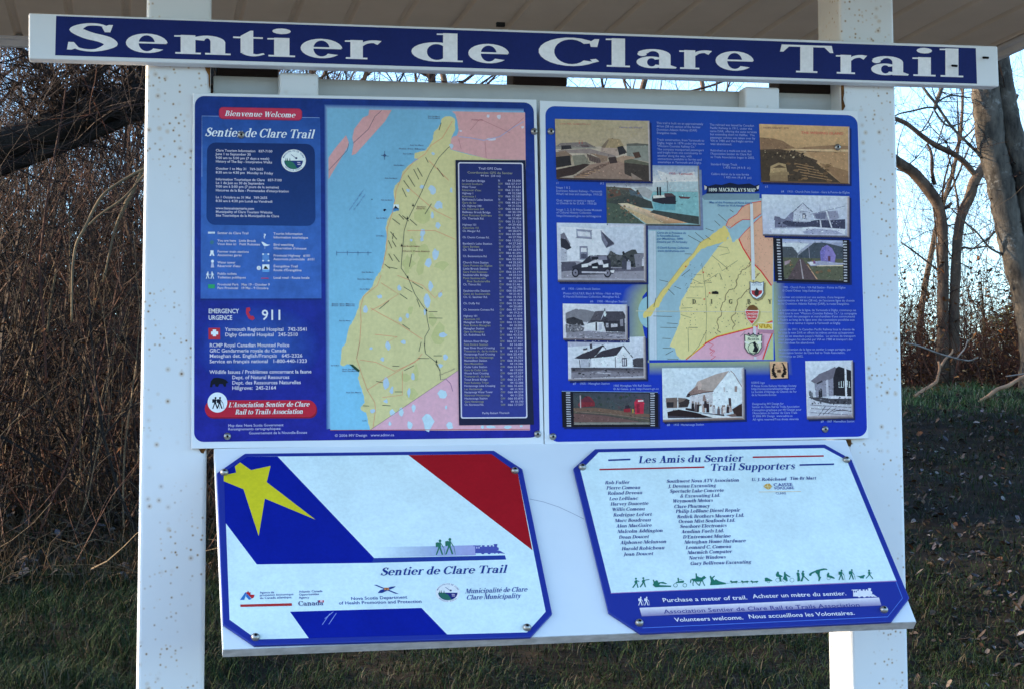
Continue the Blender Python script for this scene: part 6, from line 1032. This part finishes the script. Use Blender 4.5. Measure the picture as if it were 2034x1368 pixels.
# ---- bark
def bark(name, a, b, c, sc=14, lo=.35):
    m = mat(name, a, .9, .15); n1 = noise(m, sc, 6, .65, stretch=(1, 1, .35)); n2 = noise(m, sc*.5, 3, .6); n3 = noise(m, sc*3.5, 5, .7)
    r1 = ramp(m, n1.outputs[0], [(lo, b), (.62, a)]); m2 = ramp(m, n2.outputs[0], [(.52, (0,)*3), (.64, (1,)*3)]); m3 = ramp(m, n3.outputs[0], [(.5, (0,)*3), (.62, (.8,)*3)])
    cc = mix(m, m2.outputs[0], r1.outputs[0], mix(m, m3.outputs[0], r1.outputs[0], c)); setcol(m, cc); bump(m, n3.outputs[0], .5, .01); return m
M['bark'] = bark('grey lichen bark', (.12, .098, .075), (.026, .022, .018), (.22, .20, .17), 8)
M['bark2'] = bark('smooth brown bark', (.13, .088, .06), (.05, .034, .025), (.16, .13, .10), 12)
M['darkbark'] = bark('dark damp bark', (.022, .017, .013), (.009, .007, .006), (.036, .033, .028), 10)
M['twig'] = two_tone('brown twigs', (.038, .020, .013), (.015, .009, .007), 9, .8)
M['redtwig'] = two_tone('red brown canes', (.085, .026, .012), (.024, .010, .007), 6, .7)
M['tantwig'] = two_tone('tan stems', (.17, .115, .06), (.07, .048, .028), 7, .75)
M['greytwig'] = two_tone('bleached dead branch', (.24, .20, .17), (.12, .10, .085), 12, .85)
M['deadwood'] = two_tone('bare orange dead wood', (.36, .21, .12), (.18, .10, .06), 10, .8, (1, 1, 1))
def dep(p): return (p-CAM).dot(cf)
def limb(mb, pts, y, n=9, sub=4, jit=.05, y2=None):
    pts = [(a+random.gauss(0, min(c*.06, 1.2)), b+random.gauss(0, min(c*.06, 1.2)), c*random.uniform(.95, 1.05)) for a, b, c in pts]
    P = []; R = []
    for i, q in enumerate(pts):
        yy = y if y2 is None else y+(y2-y)*i/(len(pts)-1); p = at(q[0], q[1], yy); P.append(p); R.append(q[2]*.5*dep(p)/FOC)
    P, R = smooth_path(P, R, sub); mb.tube(P, R, n, True, jit); return P, R
def shoot(mb, p, d, L, r, depth, n=3, wob=.25, up=.15, kids=4, spread=.9):
    k = max(3, int(4+L*1.5)); pts = [p.copy()]; q = p.copy(); dd = d.normalized(); st = L/k
    for i in range(k):
        dd = (dd + Vector((random.gauss(0, wob), random.gauss(0, wob), random.gauss(0, wob)+up*.3))*.5).normalized(); q = q+dd*st; pts.append(q.copy())
    rad = [max(.0015, r*(1-.82*i/k)) for i in range(k+1)]; mb.tube(pts, rad, n, False)
    if depth > 0:
        for j in range(kids):
            i = random.randint(1, k-1); t = (pts[i+1]-pts[i]).normalized(); s_ = Vector((random.gauss(0, 1), random.gauss(0, 1), random.gauss(0, .7)+.25)).normalized()
            shoot(mb, pts[i], t*(1-spread*.6)+s_*spread, L*random.uniform(.28, .55)*(1-.35*i/k), rad[i]*.6, depth-1, 3, wob, up, max(2, kids-1), spread)
    return pts
def twigs_on(mb, P, R, n, L0, depth=2, bias=Vector((0, 0, .3)), kids=3, i0=0):
    for _ in range(n):
        i = random.randint(i0, len(P)-2); s_ = (Vector((random.gauss(0, 1), random.gauss(0, 1), random.gauss(0, .8)))+bias).normalized()
        shoot(mb, P[i], s_, random.uniform(.5, 1.2)*L0, min(.008, R[i]*.35), depth, 3, .3, .2, kids)
def thing_tree(name, label, cat, limbs, y, m, twn=10, tl=.7, tm='twig', group=None, tdepth=2, sides=10, kids=3, y2=None):
    e = None; mb = MB(); tw = MB(); first = None
    for pts in limbs:
        P, R = limb(mb, pts, y, sides, 5, .06, y2)
        if first is None: first = P[0]
        twigs_on(tw, P, R, max(1, int(twn*len(pts)/6)), tl, tdepth, kids=kids)
    e = empty(name, first, label=label, cat=cat, group=group)
    mb.build('trunk', m, e, True); tw.build('crown', M[tm], e); return e
# right: forked tree, the big double trunk, fallen sticks
thing_tree('forked_tree', 'slim brown forked tree between the right post and the big mottled trunk', 'tree',
    [[(1870, 760, 30), (1872, 700, 27), (1873, 640, 23), (1873, 560, 22), (1874, 490, 22), (1871, 440, 22), (1861, 405, 23), (1840, 375, 23), (1812, 345, 22), (1788, 325, 21), (1755, 304, 19), (1690, 262, 15), (1620, 215, 11)],
     [(1891, 760, 26), (1893, 690, 24), (1896, 600, 21), (1899, 500, 19), (1904, 450, 19), (1912, 420, 20), (1925, 390, 22), (1938, 362, 21), (1952, 332, 18), (1968, 300, 14), (1990, 262, 11), (2020, 190, 8)],
     [(1940, 352, 11), (1915, 322, 11.5), (1890, 304, 11.5), (1860, 290, 11), (1835, 275, 10), (1805, 250, 9.5), (1783, 238, 9), (1740, 225, 7), (1690, 214, 5)],
     [(1858, 368, 7), (1851, 342, 6.5), (1850, 305, 6), (1841, 286, 5)], [(1874, 414, 9), (1883, 410, 8), (1890, 404, 6)], [(1905, 432, 5), (1901, 395, 4.5), (1895, 355, 4), (1893, 325, 3)], [(1900, 500, 5), (1915, 492, 5), (1930, 494, 4), (1960, 490, 3), (1975, 492, 2)], [(1874, 545, 4.5), (1840, 520, 4), (1815, 500, 3.5), (1790, 482, 3)], [(1868, 570, 4), (1862, 520, 3.5), (1857, 440, 3), (1852, 405, 2.5)]],
    12.4, M['bark2'], 6, .55)
thing_tree('mottled_tree', 'big grey mottled tree trunk leaning at the right edge of the photo', 'tree',
    [[(2064, 830, 86), (2060, 760, 74), (2056, 700, 64), (2047, 640, 60), (2030, 560, 57), (2014, 500, 56), (2003, 450, 55), (1994, 400, 54), (1983, 350, 54), (1972, 300, 55), (1963, 240, 56), (1958, 180, 56), (1953, 100, 54), (1945, -20, 50), (1930, -200, 44), (1900, -420, 30)],
     [(2060, 700, 40), (2066, 620, 46), (2064, 540, 46), (2054, 470, 46), (2042, 410, 46), (2029, 345, 46), (2014, 285, 45), (2001, 225, 44), (1991, 160, 42), (1978, 60, 40), (1965, -60, 36), (1980, -260, 28)],
     [(1950, 312, 9), (1940, 302, 7), (1925, 288, 6), (1890, 252, 6), (1858, 206, 6), (1845, 190, 6), (1830, 170, 5.5), (1800, 128, 5), (1760, 80, 4)], [(1857, 218, 7), (1860, 205, 8), (1866, 188, 9), (1872, 172, 8), (1890, 150, 6), (1910, 120, 5)],
     [(1856, 214, 4), (1840, 214, 4), (1812, 221, 3.5), (1786, 227, 3), (1760, 240, 2)], [(1855, 218, 4), (1868, 238, 4), (1882, 250, 4), (1896, 249, 3), (1930, 236, 2)], [(1864, 202, 3.5), (1880, 193, 3.5), (1895, 190, 3), (1928, 195, 2.5)], [(1853, 222, 3.5), (1845, 240, 3), (1830, 262, 2.5)], [(1880, 232, 3.5), (1872, 255, 3), (1862, 285, 2.5)], [(1975, 460, 6), (1962, 475, 4), (1950, 482, 3), (1925, 500, 2.5)], [(1992, 506, 5), (1965, 492, 4.5), (1940, 462, 4), (1915, 440, 3.5), (1890, 415, 2.5)]],
    11.5, M['bark'], 7, .5)
def stick(name, label, pts, y, m, side=0, y2=None, cat='branch', group=None):
    mb = MB(); first = None
    P, R = limb(mb, pts, y, 7, 4, .08, y2); tw = MB(); e = empty(name, P[0], label=label, cat=cat, group=group); mb.build('stem', M[m], e, True)
    if side:
        for _ in range(side): tw = MB(); twigs_on(tw, P, R, 1, .35, 1, kids=2); tw.build('twig', M['twig'], e)
    return e
stick('fallen_branch', 'bent orange dead branch standing in the brush right of the post', [(1817, 787, 6), (1829, 777, 7), (1843, 769, 7), (1859, 758, 7), (1863, 745, 5), (1866, 729, 6), (1864, 717, 4)], 11.2, 'deadwood', 2)
stick('fallen_branch', 'short orange broken stick leaning above the bent dead branch', [(1869, 728, 6), (1874, 719, 6), (1881, 710, 5), (1890, 701, 4), (1893, 692, 3)], 11.3, 'deadwood', 0)
stick('fallen_branch', 'thick pale orange fallen limb reaching out of the brush at the right edge', [(1940, 803, 5), (1948, 795, 7), (1961, 787, 8), (1981, 773, 8.5), (2004, 765, 8), (2029, 750, 7), (2060, 738, 7)], 11.0, 'deadwood', 1)
stick('fallen_branch', 'thin grey bleached branch arching across the brush', [(1798, 682, 3.2), (1818, 685, 3.2), (1837, 691, 3.5), (1860, 700, 3.5), (1886, 708, 3.5), (1923, 716, 3.2), (1943, 709, 2.2)], 11.1, 'greytwig', 2)
stick('fallen_branch', 'small grey forked twig above the bleached branch', [(1900, 712, 3), (1908, 702, 3), (1917, 690, 2.4), (1922, 675, 2)], 11.2, 'greytwig', 1)
stick('fallen_branch', 'short level grey stick above the thick fallen limb', [(1998, 747, 2.5), (2015, 745, 3), (2034, 742, 3), (2050, 742, 3)], 11.05, 'greytwig', 0)
# left: the dark leaning tree
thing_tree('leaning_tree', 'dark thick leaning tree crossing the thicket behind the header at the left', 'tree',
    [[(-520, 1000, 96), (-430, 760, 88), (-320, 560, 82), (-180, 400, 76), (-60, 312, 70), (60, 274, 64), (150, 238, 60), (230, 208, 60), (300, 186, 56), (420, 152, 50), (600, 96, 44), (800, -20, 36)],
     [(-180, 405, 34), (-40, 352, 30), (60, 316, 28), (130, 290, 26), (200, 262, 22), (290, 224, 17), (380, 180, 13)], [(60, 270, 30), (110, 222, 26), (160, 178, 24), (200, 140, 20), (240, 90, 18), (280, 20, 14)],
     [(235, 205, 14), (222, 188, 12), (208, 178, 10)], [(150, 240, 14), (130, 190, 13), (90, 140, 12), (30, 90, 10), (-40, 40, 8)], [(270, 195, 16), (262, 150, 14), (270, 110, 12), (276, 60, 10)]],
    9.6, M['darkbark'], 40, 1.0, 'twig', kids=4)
for k, (pts, m, lb) in enumerate((
    ([(142, 640, 4), (143, 560, 4.5), (146, 516, 5), (153, 482, 5.5), (170, 450, 6), (191, 408, 6), (212, 380, 6), (255, 352, 6), (290, 334, 5), (340, 310, 4)], 'tantwig', 'pale tan sapling curving right across the thicket to the left post'),
    ([(176, 448, 4), (195, 430, 4.5), (215, 415, 4.5), (240, 398, 4.5), (268, 370, 4), (300, 330, 3)], 'tantwig', 'thin tan branch forking right below the pale sapling'),
    ([(205, 560, 4), (222, 480, 5), (232, 446, 6), (242, 424, 8), (252, 401, 9), (262, 382, 8), (276, 352, 7), (292, 320, 6)], 'tantwig', 'stout sunlit stem close beside the left post'),
    ([(92, 760, 5), (90, 700, 5), (85, 620, 5), (79, 540, 5), (84, 470, 5), (96, 380, 4.5), (108, 310, 4.5), (122, 240, 4), (131, 170, 3)], 'redtwig', 'tall red brown cane rising through the leaning tree'),
    ([(40, 640, 4), (47, 560, 4), (60, 510, 4), (80, 470, 4), (92, 430, 3)], 'redtwig', 'short leaning red cane at the far left'),
    ([(94, 660, 4), (98, 620, 4), (106, 570, 4.5), (112, 535, 4)], 'tantwig', 'short upright tan stem low in the thicket'),
    ([(138, 600, 3), (139, 520, 4), (138, 440, 4), (137, 420, 3)], 'tantwig', 'straight dotted tan stem in mid thicket'))):
    stick('sapling', lb, pts, 8.4+.25*k, m, 5, cat='sapling')
# thicket: countless thin stems
def thicket(name, label, spots, hmin, hmax, mats, r0, kids, depth, lean=.22):
    mbs = [MB() for _ in mats]
    for x, y in spots:
        mb = random.choice(mbs); h = random.uniform(hmin, hmax); p = Vector((x, y, float(gz(x, y))-.03))
        shoot(mb, p, Vector((random.gauss(0, lean), random.gauss(0, lean), 1)), h, r0*random.uniform(.5, 1.3)*(h/hmax)**.5, depth, 3, .22, .25, kids, .8)
    for mb, m in zip(mbs, mats): mb.build(name, M[m], None, kind='stuff', label=label % m_names[m], cat='brush')
m_names = {'twig': 'brown', 'redtwig': 'red brown', 'tantwig': 'tan', 'darkbark': 'dark'}
def rspots(n, y0, y1): return [((.40+.19*random.random())*(yy+3.1) if random.random() < .8 else 1.5+random.random()*6, yy) for yy in [random.uniform(y0, y1) for _ in range(n)]]
def left_spots(n, y0, y1, l, r): return [(-.1-.075*(yy+3.1)-l+random.random()*(l+r+.075*(yy+3.1)+.15), yy) for yy in [random.uniform(y0, y1) for _ in range(n)]]
thicket('thicket', 'dense tangle of tall %s stems in the left woods', left_spots(520, 8.8, 21, 1.6, .9), 1.4, 4.6, ['twig', 'redtwig', 'darkbark'], .012, 5, 2, .34)
thicket('thicket', 'scattered thick %s stems standing in the left woods', left_spots(46, 9.2, 19, 1.8, 1.0), 3.5, 6.0, ['darkbark', 'twig'], .034, 8, 2, .25)
thicket('thicket', 'arching tangle of %s branches in the upper left woods', left_spots(270, 10, 19, 2.0, 1.2), 4.2, 6.2, ['twig', 'darkbark', 'redtwig'], .012, 9, 2, .75)
thicket('thicket', 'sparse sunlit tangle of %s stems in the left woods', left_spots(70, 8.6, 14, 1.2, .6), .8, 2.4, ['tantwig'], .008, 4, 1)
thicket('undergrowth', 'low tangle of %s twigs under the left woods', left_spots(420, 8.2, 15, 1.5, .8), .25, 1.2, ['twig', 'redtwig'], .006, 5, 1, .6)
thicket('brush', 'low rusty tangle of %s twigs along the top of the right bank', rspots(1500, 11.7, 19), .35, 1.25, ['redtwig', 'twig'], .007, 6, 1, .4)
thicket('brush', 'thin taller %s shoots above the right brush', rspots(170, 12.5, 22), 1.2, 4.2, ['darkbark', 'tantwig'], .007, 7, 2, .12)
n = 3600; y = rng.uniform(8.6, 16, n); x = -.1-.078*(y+3.1)-1.2+rng.random(n)*3.0
pal = np.array([[.14, .055, .02], [.09, .04, .018], [.05, .03, .018]]); col = pal[rng.integers(0, 3, n)]*rng.uniform(.4, 1.2, (n, 1))
leaves('thicket_leaves', x, y, rng.uniform(.03, .06, n), col, rng.random(n)**1.6*2.2, kind='stuff', label='dead leaves hanging in the left thicket', cat='leaves')
n = 16000; q_ = rng.uniform(-1.25, 1.2, n); d_ = rng.uniform(28, 70, n); x = d_*np.sin(q_); y = d_*np.cos(q_)
col = np.array([[.035, .026, .016]])*rng.uniform(.4, 1.5, (n, 1)); leaves('far_scrub', x, y, rng.uniform(.25, .6, n), col, rng.random(n)*np.where(x < -4, 3.0, 1.1), kind='stuff', label='low dark scrub far behind the shelter', cat='scrub')
# fallen twigs lying on the left litter
mb = MB()
for i in range(260):
    yy = random.uniform(7.4, 16); xx = -.1-.075*(yy+3.1)-.8+random.random()*2.2; p = Vector((xx, yy, float(gz(xx, yy))+random.uniform(.01, .12))); a = random.uniform(0, 6.28)
    shoot(mb, p, Vector((math.cos(a), math.sin(a), random.uniform(-.1, .5))), random.uniform(.15, .8), random.uniform(.002, .005), 0, 3, .35, -.1)
mb.build('fallen_twigs', M['tantwig'], None, kind='stuff', label='pale broken twigs scattered on the litter at the left', cat='twigs')
# bare trees farther back
def bare_tree(x, y, h, r, label, lean=(0, 0), m='darkbark', kids=11, depth=3):
    p = Vector((x, y, float(gz(x, y))-.05)); e = empty('bare_tree', p, label=label, cat='tree', group='bare trees behind the shelter'); mb = MB(); tw = MB()
    k = 9; pts = [p]; d = Vector((lean[0], lean[1], 1)).normalized()
    for i in range(k): d = (d+Vector((random.gauss(0, .06), random.gauss(0, .06), .05))).normalized(); pts.append(pts[-1]+d*h/k)
    rad = [r*(1-.85*i/k) for i in range(k+1)]; P, R = smooth_path(pts, rad, 3); mb.tube(P, R, 8, False, .06); mb.build('trunk', M[m], e, True)
    for j in range(kids):
        i = random.randint(len(P)//4, len(P)-3); s_ = Vector((random.gauss(0, 1), random.gauss(0, 1), random.uniform(.1, 1.0))).normalized()
        shoot(tw, P[i], s_, h*random.uniform(.22, .42), R[i]*.5, depth, 4, .2, .25, 5)
    tw.build('crown', M['twig'], e)
where = ['at the far left edge', 'left of centre behind the map sign', 'behind the gap under the header, left of its middle', 'behind the middle of the header', 'behind the gap under the header, right of its middle', 'behind the right sign', 'behind the right post', 'right of the post in front of the sky', 'left of the mottled trunk, slim', 'beyond the mottled trunk']
for ((x, y, h, r), wd) in zip(((-2.6, 20, 7.5, .10), (.6, 19.5, 7, .09), (2.0, 20.5, 7.5, .08), (3.6, 20, 7.5, .09), (5.2, 22, 8, .10), (6.6, 21, 7.5, .09), (8.4, 22, 7.5, .07), (7.4, 19, 6.2, .035), (8.6, 20.5, 6.5, .03), (11.4, 22, 7, .06)), where):
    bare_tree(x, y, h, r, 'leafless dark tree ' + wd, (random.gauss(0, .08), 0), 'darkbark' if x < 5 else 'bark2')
for x, y, h, wd in ((-10.5, 2.6, 8.0, 'of two standing alone, nearer the path'), (-13.0, 4.0, 8.5, 'of two standing alone, farther from the path')):  # unseen pair added in the sun's path to dim the post side
    bare_tree(x, y, h, .09, 'leafless tree added unseen left of the shelter to thin the sun, '+wd, (0, 0), 'darkbark', 64)
# evergreens: needle sprays around a trunk
M['needle'] = vcol('evergreen needles', .7, .25)
def evergreen(x, y, h, w, label, n, tint, cat='evergreen', shape=1.0, name='spruce_tree', group=None):
    z0 = float(gz(x, y)); e = empty(name, (x, y, z0), label=label, cat=cat, group=group); mb = MB()
    mb.tube([Vector((x, y, z0-.1)), Vector((x+.02*h, y, z0+h*.5)), Vector((x, y, z0+h*.97))], [.022*h, .013*h, .003], 7)
    nb = int(26+h*7)
    t = rng.random(n)**.8; br = rng.integers(0, nb, n); ba = (np.arange(nb)*2.399)[br]; bh = (np.linspace(.06, .97, nb))[br]
    R0 = w*(1-bh)**(.75*shape)*(.75+.5*np.sin(br*12.9)**2); rr = R0*(.15+.85*t)
    px_ = x+np.cos(ba)*rr+rng.normal(0, .05*w+.03, n); py_ = y+np.sin(ba)*rr+rng.normal(0, .05*w+.03, n); pz = z0+h*bh-.25*rr+rng.normal(0, .04*h*.3+.02, n)
    d = np.stack([np.cos(ba)+rng.normal(0, .6, n), np.sin(ba)+rng.normal(0, .6, n), rng.normal(-.1, .5, n)], 1); d /= np.linalg.norm(d, axis=1)[:, None]
    s_ = np.cross(d, rng.normal(0, 1, (n, 3))); s_ /= np.linalg.norm(s_, axis=1)[:, None]; L = rng.uniform(.10, .24, n)[:, None]*(.6+.12*h); c = np.stack([px_, py_, pz], 1); wd = L*rng.uniform(.14, .3, (n, 1))
    V = np.stack([c-s_*wd*.4, c+d*L*.5-s_*wd, c+d*L, c+d*L*.5+s_*wd], 1).reshape(-1, 3); F = np.arange(4*n).reshape(n, 4)
    col = np.array([tint])*rng.uniform(.45, 1.35, (n, 1)); np_obj('foliage', V, F, M['needle'], False, np.repeat(col, 4, 0), e)
    for k in range(nb):
        a = k*2.399; hh = np.linspace(.06, .97, nb)[k]; R1 = w*(1-hh)**(.75*shape)*.9
        mb.tube([Vector((x, y, z0+h*hh)), Vector((x+math.cos(a)*R1, y+math.sin(a)*R1, z0+h*hh-.25*R1))], [.006*h*(1-hh)+.004, .003], 4, False)
    mb.build('trunk', M['darkbark'], e, True)
for x, y, h, w, lb in ((-3.6, 23, 7.0, 1.5, 'dark spruce deep in the woods at the far left'), (.9, 24, 6.5, 1.5, 'dark spruce behind the left post')):
    evergreen(x, y, h, w, lb, 5200, (.022, .026, .016), group='spruces in the left woods')
for x, y, h, w, lb in ((-9.5, 11.5, 3.6, 1.6, 'broad low spruce added out of view at the left to shade the ground'), (-12.5, 14, 4.4, 1.8, 'bushy shade spruce added out of view farther left'), (-16, 16.5, 5.2, 2.0, 'shade spruce added at the end of the unseen row at the left')):  # row added out of view to shade the ground behind the sign
    evergreen(x, y, h, w, lb, 2600, (.022, .028, .016), group='unseen shade spruces at the left')
for px, py, y, h, w, lb in ((1952, 640, 20.5, 2.1, 1.0, 'small yellow green pine between the forked tree and the mottled trunk'), (2015, 640, 22.5, 2.3, 1.0, 'small pine half hidden behind the mottled trunk'), (1905, 660, 23.5, 1.6, .9, 'low pine behind the forked tree')):
    p = at(px, 700, y); evergreen(p.x, y, h, w, lb, 1900, (.10, .105, .028), 'pine', .6, 'small_pine', 'small pines beyond the right brush')
